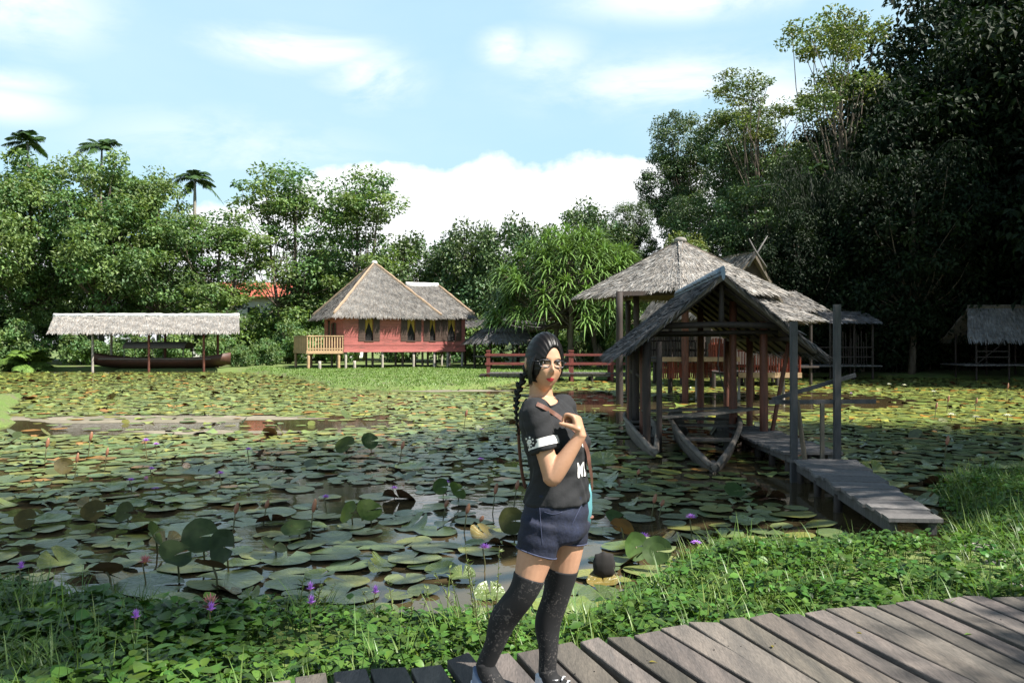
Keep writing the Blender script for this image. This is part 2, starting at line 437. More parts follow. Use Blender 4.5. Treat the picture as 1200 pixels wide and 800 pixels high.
def ground_material():
    m = material('ground_soil', (.095, .155, .03), (.12, .15, .042), rough=.95, scale=1.6, bump=.6, bscale=9., fine=(22., .3), dirt=((.13, .105, .075), .9, .56))
    return m
MAT['ground'] = ground_material()
tag(mb.build('ground', MAT['ground']), 'grassy bank and lawn around the lily pond', None, None, 'structure')

wm = bpy.data.materials.new('pond_water'); wm.use_nodes = True
nt = wm.node_tree; N = nt.nodes; L = nt.links; b = N['Principled BSDF']
tcw = N.new('ShaderNodeTexCoord'); nw = N.new('ShaderNodeTexNoise'); nw.inputs['Scale'].default_value = .25; nw.inputs['Detail'].default_value = 4
L.new(tcw.outputs['Object'], nw.inputs['Vector'])
cw = N.new('ShaderNodeValToRGB'); cw.color_ramp.elements[0].position = .35; cw.color_ramp.elements[1].position = .65
cw.color_ramp.elements[0].color = (.040, .034, .017, 1); cw.color_ramp.elements[1].color = (.085, .060, .029, 1)
L.new(nw.outputs['Fac'], cw.inputs[0]); L.new(cw.outputs[0], b.inputs['Base Color'])
b.inputs['Roughness'].default_value = .04; b.inputs['IOR'].default_value = 1.33
nb = N.new('ShaderNodeTexNoise'); nb.inputs['Scale'].default_value = 5.; nb.inputs['Detail'].default_value = 3
mpw = N.new('ShaderNodeMapping'); mpw.inputs['Scale'].default_value = (1, 1.6, 1); L.new(tcw.outputs['Object'], mpw.inputs[0]); L.new(mpw.outputs[0], nb.inputs['Vector'])
bp = N.new('ShaderNodeBump'); bp.inputs['Strength'].default_value = .10; bp.inputs['Distance'].default_value = .02
L.new(nb.outputs['Fac'], bp.inputs['Height']); L.new(bp.outputs[0], b.inputs['Normal'])
mb = MB(); mb.add([(-90, 3, 0), (60, 3, 0), (60, 62, 0), (-90, 62, 0)], [(0, 1, 2, 3)])
tag(mb.build('pond_water', wm), 'still brown pond water under the lily pads', None, None, 'structure')
# ================================================================== trees and plants
def rand_dirs(r, n):
    return nrm(r.normal(size=(n, 3)))

def leaf_cloud(mb, r, centres, crad, per, ll, lw, droop=.25, flat=.7, tint=(1, 1, 1), var=.3, hue=.12, up=.55, outward=.6):
    """leaves scattered through clumps: every clump and every leaf has its own tone"""
    n = len(centres); crad = np.broadcast_to(crad, (n,))
    C = np.repeat(centres, per, 0); cr_ = np.repeat(crad, per)
    d = rand_dirs(r, n * per); rad = r.uniform(.25, 1., n * per) ** .5
    P = C + d * (cr_ * rad)[:, None] * np.array((1, 1, flat))
    D = nrm(d * outward + rand_dirs(r, n * per) * .8 - UP * droop)
    Nn = nrm(UP * up + d * .45 + rand_dirs(r, n * per) * .55)
    t = np.repeat(1 + r.uniform(-var, var, n), per) * (1 + r.uniform(-.25, .25, n * per))
    h = np.repeat(r.uniform(-hue, hue, n), per) + r.uniform(-hue, hue, n * per) * .6
    T = np.stack([t * (1 + h * 1.6), t * (1 + h * .3), t * (1 - h)], 1) * np.asarray(tint)
    s = r.uniform(.65, 1.25, n * per)
    mb.leaves(P, D, Nn, ll * s, lw * s, T)

def limb(mb, p0, p1, r0, r1, r, sag=.12, n=6, seg=6, tint=(1, 1, 1)):
    p0 = np.asarray(p0, float); p1 = np.asarray(p1, float); t = np.linspace(0, 1, seg)[:, None]
    L_ = np.linalg.norm(p1 - p0); off = rand_dirs(r, 1)[0] * L_ * .1
    pts = p0 + (p1 - p0) * t + off * np.sin(t * math.pi) + np.array((0, 0, -sag * L_)) * np.sin(t * math.pi)
    mb.tube(pts, np.linspace(r0, r1, seg), n, tint, cap=False)
    return pts

def tree_parts(seed, Ht, lobes, n_clump, crad, per, ll, lw, trunk_r=.22, fork=.35, lean=(0, 0), tint=(1, 1, 1), droop=.25, flat=.7, hollow=.55, limbs=.55, var=.3, hue=.12, up=.55, stems=1):
    """lobes: (x, y, z, rx, ry, rz, weight); returns trunk and crown builders"""
    r = np.random.default_rng(seed)
    tm, cm = MB(), MB()
    wts = np.array([l[6] if len(l) > 6 else l[3] * l[4] * l[5] for l in lobes]); wts = wts / wts.sum()
    pick = r.choice(len(lobes), n_clump, p=wts)
    Lb = np.array([l[:6] for l in lobes])[pick]
    d = rand_dirs(r, n_clump); rad = hollow + (1 - hollow) * r.random(n_clump)
    C = Lb[:, :3] + d * Lb[:, 3:6] * rad[:, None]
    C = C[C[:, 2] > .4]
    leaf_cloud(cm, r, C, crad * r.uniform(.6, 1.3, len(C)), int(per * 2.1), ll * .98, lw * 1.14, droop, flat, tint, var, hue, up)
    top = np.array((lean[0], lean[1], Ht * .8))
    for k in range(stems):
        base = np.array((0, 0, -.3)) + (np.array((r.uniform(-.5, .5), r.uniform(-.5, .5), 0)) * (k > 0))
        tp = top + (np.array((r.uniform(-1, 1), r.uniform(-1, 1), 0)) * Ht * .1 * (k > 0))
        t = np.linspace(0, 1, 9)[:, None]
        pts = base + (tp - base) * t + np.array((r.uniform(-.3, .3), r.uniform(-.3, .3), 0)) * np.sin(t * 3.1) * Ht * .05
        tm.tube(pts, trunk_r * np.linspace(1.15, .28, 9) * (1 if k == 0 else .7), 9, wob=.08)
        for c in C[r.random(len(C)) < limbs / stems]:
            f = min(.97, max(fork, (c[2] - Ht * .22) / (Ht * .8) * r.uniform(.6, .95)))
            i = f * 8; i0 = int(i); q = pts[i0] + (pts[min(8, i0 + 1)] - pts[i0]) * (i - i0)
            limb(tm, q, c, trunk_r * .38 * (1.1 - f), .018, r, sag=.06, n=5, seg=5)
    return tm, cm

def make_tree(name, label, cat, group, loc, builders, leafmat, barkmat='bark', rz=0., s=1., crown='crown'):
    o = empty(name, loc, rz, label, cat, group); o.scale = (s, s, s)
    builders[0].build('trunk', MAT[barkmat], o)
    builders[1].build(crown, MAT[leafmat], o)
    return o

def at(px, d):      # a spot on the ground at that bearing and distance
    x = (px - 600) / 933 * d
    return (x, d, float(ground_z(np.array(x), np.array(float(d)))) - .05)

G_BACK = 'trees along the far shore'
G_HILL = 'trees on the wooded slope'

# --- kinds ---------------------------------------------------------
broad = tree_parts(11, 18, [(0, 0, 12.5, 4.2, 4.2, 4.8), (-2.5, .5, 8, 3.6, 3.6, 3.4), (2.8, -.5, 8.6, 3.6, 3.6, 3.8), (0, -1.5, 5.6, 4.2, 3.6, 2.6), (.6, 0, 16, 2.4, 2.4, 2.4)], 170, 1.15, 62, .34, .17, hollow=.35)
airy = tree_parts(12, 19, [(-1.2, 0, 15, 3.2, 3.2, 4.0), (2.4, .3, 13, 2.6, 2.6, 3.6), (-2.6, 0, 10, 2.8, 2.8, 2.6), (1.2, 0, 8, 3.4, 3.2, 2.8), (.2, 0, 4.6, 3, 2.8, 2.0)], 120, 1.0, 56, .32, .16, trunk_r=.2, hollow=.3, stems=2)
dense = tree_parts(13, 11, [(0, 0, 6.8, 4.6, 4.2, 4.0), (-2.6, 0, 4.5, 3.4, 3, 3), (2.8, 0, 4.6, 3.4, 3, 3)], 150, 1.2, 64, .32, .17, hollow=.55, var=.22)
round_tall = tree_parts(14, 24, [(0, 0, 18, 5, 5, 5), (-2.4, 0, 13, 4.4, 4, 4.4), (2.6, 0, 14, 4.4, 4, 4.4), (0, -1, 9, 5, 4.5, 4)], 230, 1.25, 64, .34, .18, trunk_r=.36, hollow=.6, var=.3)
umbrella = tree_parts(15, 26, [(-2.2, 0, 23, 3.4, 3, 1.5), (2.2, .5, 24.6, 3.0, 3, 1.5), (-.4, 0, 20, 3.4, 3, 1.4), (3.6, 0, 21, 2.4, 2.4, 1.3), (-3.6, .4, 18, 2.2, 2.2, 1.2)], 100, .85, 40, .27, .13, trunk_r=.34, fork=.55, flat=.55, hollow=.25, limbs=.3)
bush = tree_parts(16, 3.2, [(0, 0, 1.5, 1.7, 1.5, 1.4), (1.1, 0, 1.0, 1.2, 1.2, 1), (-1.1, .2, 1.1, 1.2, 1.2, 1.1)], 70, .5, 40, .24, .12, trunk_r=.05, hollow=.3, limbs=.5, stems=3)
jungle = tree_parts(17, 15, [(0, 0, 9.5, 4.4, 4.4, 4.8), (-2.4, -.5, 4.5, 3.4, 3.4, 3.6), (2.4, .6, 4.2, 3.4, 3.4, 3.4)], 210, 1.2, 62, .34, .15, hollow=.5, droop=.55)

def palm_parts(seed, Ht, n_fr, fl, leaf_l, leaf_w, rise=.6, droop=1.1, trunk_r=.13, stems=1, nl=36):
    r = np.random.default_rng(seed); tm, cm = MB(), MB()
    for k in range(stems):
        base = np.array((0, 0, -.2)) + (np.array((r.uniform(-.9, .9), r.uniform(-.9, .9), 0)) if k else 0)
        hk = Ht * (1 if k == 0 else r.uniform(.55, .95)); ln = np.array((r.uniform(-.05, .05), r.uniform(-.05, .05), 1)) * hk
        t = np.linspace(0, 1, 12)[:, None]; pts = base + ln * t + np.array((.25, 0, 0)) * np.sin(t * 2.5)
        rr = trunk_r * np.linspace(1.25, .8, 12); rr[-1] *= .55
        tm.tube(pts, rr, 10)
        top = pts[-1]
        for i in range(n_fr):
            a = i * 2.399 + r.uniform(-.2, .2); e = rise * r.uniform(.1, 1.5) - .25 * (i % 3 == 0)
            d = np.array((math.cos(a) * math.cos(e), math.sin(a) * math.cos(e), math.sin(e))); L_ = fl * r.uniform(.8, 1.1)
            tt = np.linspace(0, 1, 9)[:, None]
            ra = top + d * L_ * tt + np.array((0, 0, -droop * r.uniform(.7, 1.2))) * tt ** 2 * L_ * .5
            cm.tube(ra, np.linspace(.03, .006, 9), 4, (.9, .9, .5), cap=False)
            u = np.linspace(.12, .99, nl); P = np.stack([np.interp(u, tt[:, 0], ra[:, j]) for j in range(3)], 1)
            tg = nrm(np.stack([np.interp(u, tt[:, 0], np.gradient(ra[:, j])) for j in range(3)], 1))
            sd_ = nrm(np.cross(tg, UP)); nn = nrm(np.cross(sd_, tg))
            tn = r.uniform(.75, 1.25)
            for sgn in (-1, 1):
                D = nrm(sd_ * sgn + tg * .75 + nn * r.uniform(.0, .3, (nl, 1)) - UP * r.uniform(.15, .5, (nl, 1)))
                ll = leaf_l * (np.sin(u * math.pi * .86 + .35)) * r.uniform(.85, 1.1, nl)
                W = nrm(np.cross(D, nn + rand_dirs(r, nl) * .3))
                cm.strips(P, D, W, ll, leaf_w, -UP * (ll * .35)[:, None], 2, np.full((nl, 3), tn) * r.uniform(.8, 1.2, (nl, 1)))
    return tm, cm

areca_tall = palm_parts(21, 14.2, 15, 2.2, .62, .07, rise=.95, droop=1.35, trunk_r=.14)
areca_mid = palm_parts(22, 17.2, 14, 2.1, .62, .07, rise=1.05, droop=1.1, trunk_r=.13)
low_palm = palm_parts(23, .9, 16, 2.1, .62, .09, rise=.8, droop=.9, trunk_r=.09, stems=3)

def pandan_parts(seed):
    r = np.random.default_rng(seed); tm, cm = MB(), MB()
    n = 260
    d = rand_dirs(r, n); d[:, 2] = np.abs(d[:, 2]) * 1.15 - .48
    C = np.array((0, 0, 4.6)) + d * np.array((4.7, 3.6, 4.6)) * r.uniform(.72, 1.03, (n, 1))
    C = C[C[:, 2] > 1.4]
    hub = [np.array((x, y, 0)) for x, y in ((-1.4, 0), (.2, .6), (1.5, -.2), (-.3, -.9))]
    for h in hub:
        limb(tm, h - UP * .3, h * .6 + UP * 4.4, .17, .10, r, 0, 8)
        for k in range(5):       # stilt roots
            a = r.uniform(0, 6.28); limb(tm, h + np.array((math.cos(a), math.sin(a), 0)) * r.uniform(.5, .9) - UP * .2, h * .9 + UP * r.uniform(.9, 1.6), .03, .035, r, 0, 5, 4)
    for c in C:
        h = hub[r.integers(4)] * .6 + UP * r.uniform(2.2, 4.6)
        if r.random() < .6: limb(tm, h, c - UP * .1, .07, .05, r, .1, 6, 5)
        m = 30
        a = np.arange(m) * 2.399; e = np.linspace(1.35, -.35, m)
        o = nrm(c - np.array((0, 0, 3.4))) * .5
        D = nrm(np.stack([np.cos(a) * np.cos(e), np.sin(a) * np.cos(e), np.sin(e)], 1) + o)
        L_ = r.uniform(.9, 1.35, m)
        W = nrm(np.cross(D, UP + .01)); tn = r.uniform(.65, 1.35)
        cm.strips(np.repeat(c[None], m, 0), D, W, L_, .085, -UP * (L_ * r.uniform(.35, .8, m))[:, None], 4, (tn * r.uniform(.8, 1.2, (m, 1))) * np.array((1, 1, .9)))
    return tm, cm

def bamboo_parts(seed, Ht=12):
    r = np.random.default_rng(seed); tm, cm = MB(), MB()
    for k in range(16):
        a = r.uniform(0, 6.28); b = np.array((math.cos(a), math.sin(a), 0)) * r.uniform(.1, .9)
        h = Ht * r.uniform(.65, 1.05); out = np.array((math.cos(a), math.sin(a), 0)) * r.uniform(.8, 3.2)
        t = np.linspace(0, 1, 12)[:, None]
        pts = b + UP * h * np.sin(t * 1.75) / math.sin(1.57) * np.where(t < .9, 1, .985) + out * t ** 2.2 * 1.3
        tm.tube(pts, np.linspace(.05, .012, 12), 6, cap=False)
        for j in range(16):
            u = r.uniform(.3, 1); q = np.array([np.interp(u, t[:, 0], pts[:, i]) for i in range(3)])
            m = 46; sway = nrm(np.array((r.normal(), r.normal(), -1.2)))
            P = q + sway * r.uniform(0, 1.9, (m, 1)) + rand_dirs(r, m) * .28
            D = nrm(rand_dirs(r, m) * .55 - UP * .9 + sway * .3); tn = r.uniform(.7, 1.3)
            cm.leaves(P, D, nrm(rand_dirs(r, m) + UP * .3), r.uniform(.22, .4, m), .055, np.full((m, 3), tn) * r.uniform(.75, 1.25, (m, 1)))
    return tm, cm

# --- left bank, behind the long shelter -------------------------------------
t1 = make_tree('broadleaf_tree', 'big bushy tree at the far left, behind the low lit palm', 'tree', G_BACK, at(36, 66), broad, 'leaf', rz=.4, s=1.0)
t2 = dup(t1, at(118, 64), 2.1, (1.05, 1.05, .98), 'broad spreading tree rising behind the middle of the long thatched shelter')
t3 = dup(t1, at(186, 66), 4.4, (.9, .9, .9), 'broad pale tree just left of the tall thin palm')
t4 = dup(t1, at(-50, 60), 3.2, 1.05, 'dense tree cut by the left edge of the picture, behind the shore')
for px, d, rz_, s_, lb in [(-150, 60, 1.0, 1.0, 'bushy tree further left along the far shore, out past the low palm'), (-270, 56, 2.7, 1.1, 'bushy tree at the left corner of the pond'), (-400, 50, 4.0, 1.0, 'bushy tree on the left shore')]:
    dup(t1, at(px, d), rz_, s_, lb)
ta = make_tree('slender_tree', 'tall airy tree with a dark round top, left of the red stilt house', 'tree', G_BACK, at(345, 74), airy, 'leaf', rz=.2, s=1.0)
ta.scale = (1.35, 1.35, 1.0)
ta2 = dup(ta, at(418, 74), 2.6, (1.2, 1.2, .97), 'tall sparse tree with sky showing through, above the red house roof')
ta3 = dup(ta, at(258, 68), 4.2, (1.15, 1.15, .72), 'lower pale green tree between the tall thin palm and the airy trees')
ta4 = dup(ta, at(160, 74), 1.2, (1.1, 1.1, .95), 'loose branching tree seen between the two feather palms and the tall thin palm')
td = make_tree('dense_tree', 'rounded dark green tree directly behind the peak of the red house', 'tree', G_BACK, at(478, 78), dense, 'leaf_dark', rz=.5, s=1.12)
td2 = dup(td, at(545, 74), 2.0, (1., 1., 1.18), 'bushy tree behind the right end of the red house')
td3 = dup(td, at(610, 72), 3.5, (1.05, 1.05, 1.15), 'bushy tree left of and behind the strap-leaved screw pine')
td5 = dup(td, at(690, 70), 4.1, (1., 1., 1.05), 'bushy tree behind the strap-leaved screw pine, level with its top')
td6 = dup(td, at(240, 78), 5.1, (1.1, 1., .75), 'dark bushy tree behind the trunk of the tall thin palm')
td7 = dup(td, at(400, 84), .3, (1.2, 1., .80), 'dark bushy tree behind the left slope of the red house roof')
td8 = dup(td, at(80, 78), 2.2, (1.3, 1., .9), 'dark dense tree deep behind the long thatched shelter')
td9 = dup(td, at(0, 74), 4.2, (1.3, 1., .9), 'dark dense tree deep in the far left grove')
tp = make_tree('palm_tree', 'tall thin areca palm standing free against the sky', 'palm', None, at(219, 68), areca_tall, 'palm_leaf', 'palm_bark', s=1.12)
tq = make_tree('feather_palm', 'feather palm with its head just above the left grove, nearer the picture edge', 'palm', 'feather palms in the left grove', at(38, 66), areca_mid, 'palm_leaf', 'palm_bark', s=1.07)
dup(tq, at(111, 67), 1.9, 1.07, 'feather palm with its head just above the grove behind the long shelter')
lp = make_tree('low_palm', 'low bushy palm with bright fronds left of the long thatched shelter', 'palm', None, at(30, 55), low_palm, 'grass_blade', s=1.05)
pn = pandan_parts(31)
make_tree('screw_pine', 'large screw pine with strap leaves in tufts beside the roofed pavilion', 'screw pine', None, at(672, 54), pn, 'pandan_leaf', s=1.22)
# --- undergrowth along the far shore
dup(ta, at(372, 82), 3.0, (1.0, 1.0, .7), 'young tree between the white building and the red house roof')
bs = make_tree('shrub', 'leafy green shrub beside the right end of the long shelter', 'shrub', 'shrubs along the far shore', at(282, 57), bush, 'leaf', s=.55)
for i, (px, d, s, lb) in enumerate([(312, 60, .7, 'low pale shrub at the foot of the airy trees'), (258, 62, .9, 'shrub just behind the right post of the long shelter'), (200, 64, 1.1, 'shrub behind the boat in the long shelter'),
        (150, 63, 1.0, 'shrub behind the middle post of the long shelter'), (96, 62, 1.1, 'shrub behind the left post of the long shelter'), (20, 61, 1.2, 'shrub behind the low bright palm'), (-40, 58, 1.3, 'shrub at the left end of the far shore'),
        (340, 66, 1.2, 'shrub behind the wooden porch of the red house'), (392, 68, 1.3, 'shrub under the porch side of the red house'), (470, 70, 1.3, 'shrub showing between the house stilts'), (535, 68, 1.4, 'shrub behind the right stilts of the red house'),
        (568, 62, 1.3, 'shrub between the red house and the round thatched hut'), (640, 62, 1.3, 'shrub behind the red footbridge rail'), (705, 58, 1.0, 'sunlit shrub beside the screw pine and the pavilion post'), (742, 52, 1.0, 'pale shrub at the pavilion end of the footbridge'), (785, 54, 1.4, 'shrub behind the pavilion posts')]):
    dup(bs, at(px, d), i * 1.3, s, lb)
dup(bs, at(316, 76), 2.2, 1.7, 'tall shrub in front of the white building')
dup(bs, at(300, 82), .6, 1.6, 'tall shrub at the left corner of the white building')
def up_to(px, d, top, Hm):
    p = at(px, d); return p, (H + (402 - top) / 933 * d - p[2]) / Hm
def slope(src, px, d, top, Hm, rz, label, wide=1.):
    p, k = up_to(px, d, top, Hm); return dup(src, p, rz, (k * wide, k * wide, k), label)
# --- the wooded slope on the right
th = make_tree('tall_round_tree', 'tall rounded grey-green tree highest left of the wooded slope', 'tree', G_HILL, at(790, 76), round_tall, 'leaf_dark', rz=.3, s=.86)
th['label'] = 'tall rounded grey-green tree at the left end of the wooded slope'
p_, k_ = up_to(795, 76, 128, 23.6); th.scale = (k_ * .92, k_ * .92, k_); th.location = p_
slope(th, 738, 72, 232, 23.6, 2.2, 'lower dark tree at the left foot of the wooded slope')
slope(th, 868, 70, 120, 23.6, 4.0, 'dark tall tree between the rounded tree and the umbrella-topped tree')
slope(th, 935, 62, 165, 23.6, 1.1, 'dark tall tree under the umbrella-topped tree')
slope(th, 820, 58, 222, 23.6, 5.2, 'sunlit bushy tree right behind the pavilion roof', 1.1)
slope(th, 885, 54, 205, 23.6, 2.9, 'dark bushy tree behind the horned roof', 1.1)
slope(th, 905, 66, 172, 23.6, 3.3, 'dark broad tree filling the gap behind the horned roof', 1.35)
slope(th, 985, 60, 185, 23.6, .6, 'dark broad tree left of the bamboo clumps', 1.35)
slope(th, 1040, 56, 130, 23.6, 1.9, 'dark broad tree behind the middle bamboo clump', 1.3)
tu = make_tree('umbrella_tree', 'very tall umbrella-topped tree with bare limbs against the sky', 'tree', None, at(985, 54), umbrella, 'leaf_yellow', rz=.9, s=.97)
p_, k_ = up_to(985, 54, 2, 26.2); tu.scale = (k_ * 1.1, k_ * 1.1, k_)
slope(tu, 888, 64, 92, 26.2, 3.6, 'flat-topped tree with sky gaps left of the tallest umbrella tree', 1.3)
by = make_tree('bright_tree', 'bright green young tree peeping over the pavilion roof', 'tree', G_HILL, at(800, 48), broad, 'leaf_yellow', s=.48)
fp = dup(tq, at(945, 52), .7, .74, 'feather palm standing in the dark wooded slope', 'palms on the wooded slope')
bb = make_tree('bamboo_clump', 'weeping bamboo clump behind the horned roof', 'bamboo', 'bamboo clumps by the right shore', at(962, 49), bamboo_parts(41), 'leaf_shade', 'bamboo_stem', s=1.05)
dup(bb, at(1040, 48), 1.7, 1.1, 'weeping bamboo clump in the middle of the dark right shore')
dup(bb, at(1112, 50), 3.1, 1.1, 'weeping bamboo clump left of the small grey hut')
tj = make_tree('jungle_tree', 'dark hanging tree above the small shed in the right wood', 'tree', G_HILL, at(1000, 50), jungle, 'leaf_shade', s=1.15)
p_, k_ = up_to(1000, 50, 215, 15.2); tj.scale = (k_, k_, k_)
for px, d, top, lb in [(1075, 52, 60, 'dark tree left of the small grey hut'), (1150, 54, 0, 'dark tree behind the small grey hut'), (1235, 50, -60, 'dark tree over the right end of the small grey hut'),
                     (940, 58, 230, 'dark tree behind the bamboo and the horned roof'), (1400, 40, -80, 'dark tree cut by the right edge of the picture'), (1120, 66, -60, 'tall dark tree high on the wooded slope'), (1045, 62, 70, 'tall dark tree behind the umbrella-topped tree trunk'), (1068, 45.5, 165, 'dark leafy tree between the small shed and the grey hut'), (935, 47, 240, 'dark leafy tree left of the small shed'), (1010, 47.5, 200, 'dark leafy tree right behind the small shed'), (965, 67, 128, 'dark tree behind the umbrella-topped tree, filling the gap to its left'), (1230, 66, -150, 'tall dark tree at the upper right of the slope')]:
    slope(tj, px, d, top, 15.2, px * .7, lb)
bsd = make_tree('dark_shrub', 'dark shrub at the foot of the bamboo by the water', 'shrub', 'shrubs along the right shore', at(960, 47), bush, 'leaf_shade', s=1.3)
for i, (px, d, s, lb) in enumerate([(1005, 48, 1.4, 'dark shrub under the small shed in the right wood'), (1050, 48, 1.3, 'dark shrub at the water midway along the right shore'), (1090, 49, 1.5, 'dark shrub left of the small grey hut'), (1140, 48, 1.2, 'dark shrub under the deck of the small grey hut'),
                                    (1200, 49, 1.5, 'dark shrub right of the small grey hut'), (915, 48, 1.3, 'dark shrub behind the red slatted fence')]):
    dup(bsd, at(px, d), i * 2.1, s, lb)

# --- the big trees to the right whose canopy shades the near pond ------------
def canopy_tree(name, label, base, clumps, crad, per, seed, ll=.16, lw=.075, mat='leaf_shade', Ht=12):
    r = np.random.default_rng(seed); tm, cm = MB(), MB()
    base = np.asarray(base, float); C = np.asarray(clumps, float) - base
    leaf_cloud(cm, r, C, crad * r.uniform(.7, 1.25, len(C)), per, ll, lw, .3, .6)
    t = np.linspace(0, 1, 9)[:, None]; top = np.array((C[:, 0].mean() * .5, C[:, 1].mean() * .5, Ht))
    pts = np.array((0, 0, -.4)) + top * t; tm.tube(pts, np.linspace(.42, .16, 9), 10, wob=.06)
    for c in C[::4]:
        f = min(.98, max(.4, c[2] / Ht * .75)); i = f * 8; i0 = int(i); q = pts[i0] + (pts[min(8, i0 + 1)] - pts[i0]) * (i - i0)
        limb(tm, q, c, .10, .015, r, .04, 5, 5)
    return make_tree(name, label, 'tree', 'overhanging trees on the near right bank', tuple(base), (tm, cm), mat)

SHADE_A = np.array([(-6.3, 10.6), (-3.7, 15.2), (-.2, 17.7), (.5, 21.8), (4.2, 22.3), (4.9, 18.8), (13, 18.2), (13, 9), (7, 7.4), (4.7, 7.8), (3.0, 8.9), (1.6, 9.0), (0, 8.2), (-1.6, 7.9), (-4, 7.3), (-7, 7.7)])
SHADE_B = np.array([(-5.4, 7.0), (-1.8, 6.6), (-1.7, 5.4), (-2.3, 4.4), (-3.0, 3.9), (-5.4, 3.8)])
SHADE_C = np.array([(1.9, 3.1), (3.9, 3.1), (4.8, 5.3), (3.0, 5.3), (2.2, 4.3)])
def shade_clumps(poly, n, h0, h1, r, lump=.0):
    out = []
    lo = poly.min(0); hi = poly.max(0)
    while len(out) < n:
        q = r.uniform(lo, hi)
        if not inside(poly, np.array([q[0]]), np.array([q[1]]))[0]: continue
        h = r.uniform(h0, h1)
        out.append((q[0] + OFF[0] * h, q[1] + OFF[1] * h, h))
    return np.array(out)
rs = np.random.default_rng(55)
ca_ = shade_clumps(SHADE_A, 820, 11., 17., rs)
left_ = ca_[:, 0] < 9.5
cb_ = shade_clumps(SHADE_B, 64, 13, 17, rs); cc_ = shade_clumps(SHADE_C, 24, 9, 13, rs)
canopy_tree('shade_tree', 'big dark tree leaning over the pond from the near right bank', (12.5, 6.5, .2), np.concatenate([ca_[left_], cb_]), 1.05, 150, 61)
canopy_tree('shade_tree', 'big dark tree filling the upper right corner with leaves', (17.5, 13.5, .2), ca_[~left_], 1.05, 150, 62, Ht=13)
canopy_tree('shade_tree', 'dark tree right of the boardwalk with a high thin crown', (14.5, 2.5, .2), cc_, .75, 100, 63)
# deep crowns further right and back keep the right shore dark
tg = None
for bx, by_, s, lb in [(36, 35, 1.9, 'huge dark tree far right on the slope'), (43, 30, 2.0, 'huge dark tree highest on the right'), (46, 40, 2.0, 'huge dark tree set back on the right slope')]:
    dup(tj, (bx, by_, float(ground_z(bx, by_)) - .1), bx * 1.3, s, lb)
# ================================================================== thatch
def thatch(mb, A, B, C, D, course=.16, slen=.34, width=.03, thick=.07, lift=.05, r=rng, tone=1., fray=1., base_m=1):
    """a thatched slope: eave A-B, ridge D-C; overlapping courses of straw over a thick base"""
    A, B, C, D = (np.asarray(v, float) for v in (A, B, C, D))
    n = nrm(np.cross(B - A, D - A)); n = n if n[2] > 0 else -n
    top = [A, B, C, D]; bot = [p - n * thick for p in top]
    mb.add(top + bot, [(0, 1, 2, 3), (7, 6, 5, 4), (0, 4, 5, 1), (1, 5, 6, 2), (2, 6, 7, 3), (3, 7, 4, 0)], (1, 1, 1), base_m, False)
    Ls = max(np.linalg.norm(D - A), np.linalg.norm(C - B)); k = max(2, int(Ls / course))
    for i in range(k + 1):
        v = i / k; p0 = A + (D - A) * v; p1 = B + (C - B) * v; w = np.linalg.norm(p1 - p0)
        m = max(1, int(w / (width * .62)))
        u = (np.arange(m) + r.uniform(0, 1, m)) / m; vv = np.clip(v + r.normal(0, .35, m) * course / Ls, -.02, 1)
        P = (A + (D - A) * vv[:, None]) * (1 - u)[:, None] + (B + (C - B) * vv[:, None]) * u[:, None] + n * .012
        dn = nrm((A - D) * (1 - u)[:, None] + (B - C) * u[:, None])
        W0 = nrm(B - A)
        Dr = nrm(dn + W0 * r.normal(0, .13, (m, 1)) + n * r.uniform(0, lift * 1.6, (m, 1)))
        W = nrm(W0 + n * r.normal(0, .25, (m, 1)))
        L_ = slen * r.uniform(.6, 1.15, m) * (fray if i == 0 else 1)
        t = tone * r.uniform(.72, 1.22, m) * (1 + .12 * np.sin(u * w * 2.3 + i)) ; h = r.uniform(-.06, .06, m)
        T = np.stack([t * (1 + h), t, t * (1 - h)], 1)
        # start a little up-slope, so the loose tip of every straw ends over the course below
        mb.strips(P - Dr * (L_ * .35)[:, None] * (vv > .06)[:, None], Dr, W, L_, width * r.uniform(.7, 1.3, m), n * r.uniform(-.01, .025, (m, 1)) - UP * (.03 if i == 0 else 0.), 2, T, 0, .4, False)

def cap_line(mb, P, Q, w=.16, h=.09, m=2, tone=1.):
    """a ridge or hip roll of bundled leaf"""
    P = np.asarray(P, float); Q = np.asarray(Q, float); n = max(4, int(np.linalg.norm(Q - P) / .28)); t = np.linspace(0, 1, n)[:, None]
    pts = P + (Q - P) * t + rng.normal(0, .008, (n, 3))
    rad = np.stack([np.full(n, h), np.full(n, w)], 1) * rng.uniform(.92, 1.08, (n, 1))
    mb.tube(pts, rad, 8, (tone,) * 3, m, True, .08)

THATCH = lambda: [MAT['thatch'], MAT['thatch_base'], MAT['ridge_cap'], MAT['white_paint']]
def rotz(p, a):
    p = np.asarray(p, float); c, s = math.cos(a), math.sin(a)
    return np.stack([p[..., 0] * c - p[..., 1] * s, p[..., 0] * s + p[..., 1] * c, p[..., 2]], -1)

def post(parent, x, y, z0, z1, r=.06, mat='dark_wood', name='post', lean=(0, 0), n=9):
    mb = MB(); t = np.linspace(0, 1, 6)[:, None]
    mb.tube(np.array((x, y, z0)) + np.array((lean[0], lean[1], z1 - z0)) * t, r * rng.uniform(.9, 1.08, 6), n, wob=.05)
    return mb.build(name, MAT[mat], parent)

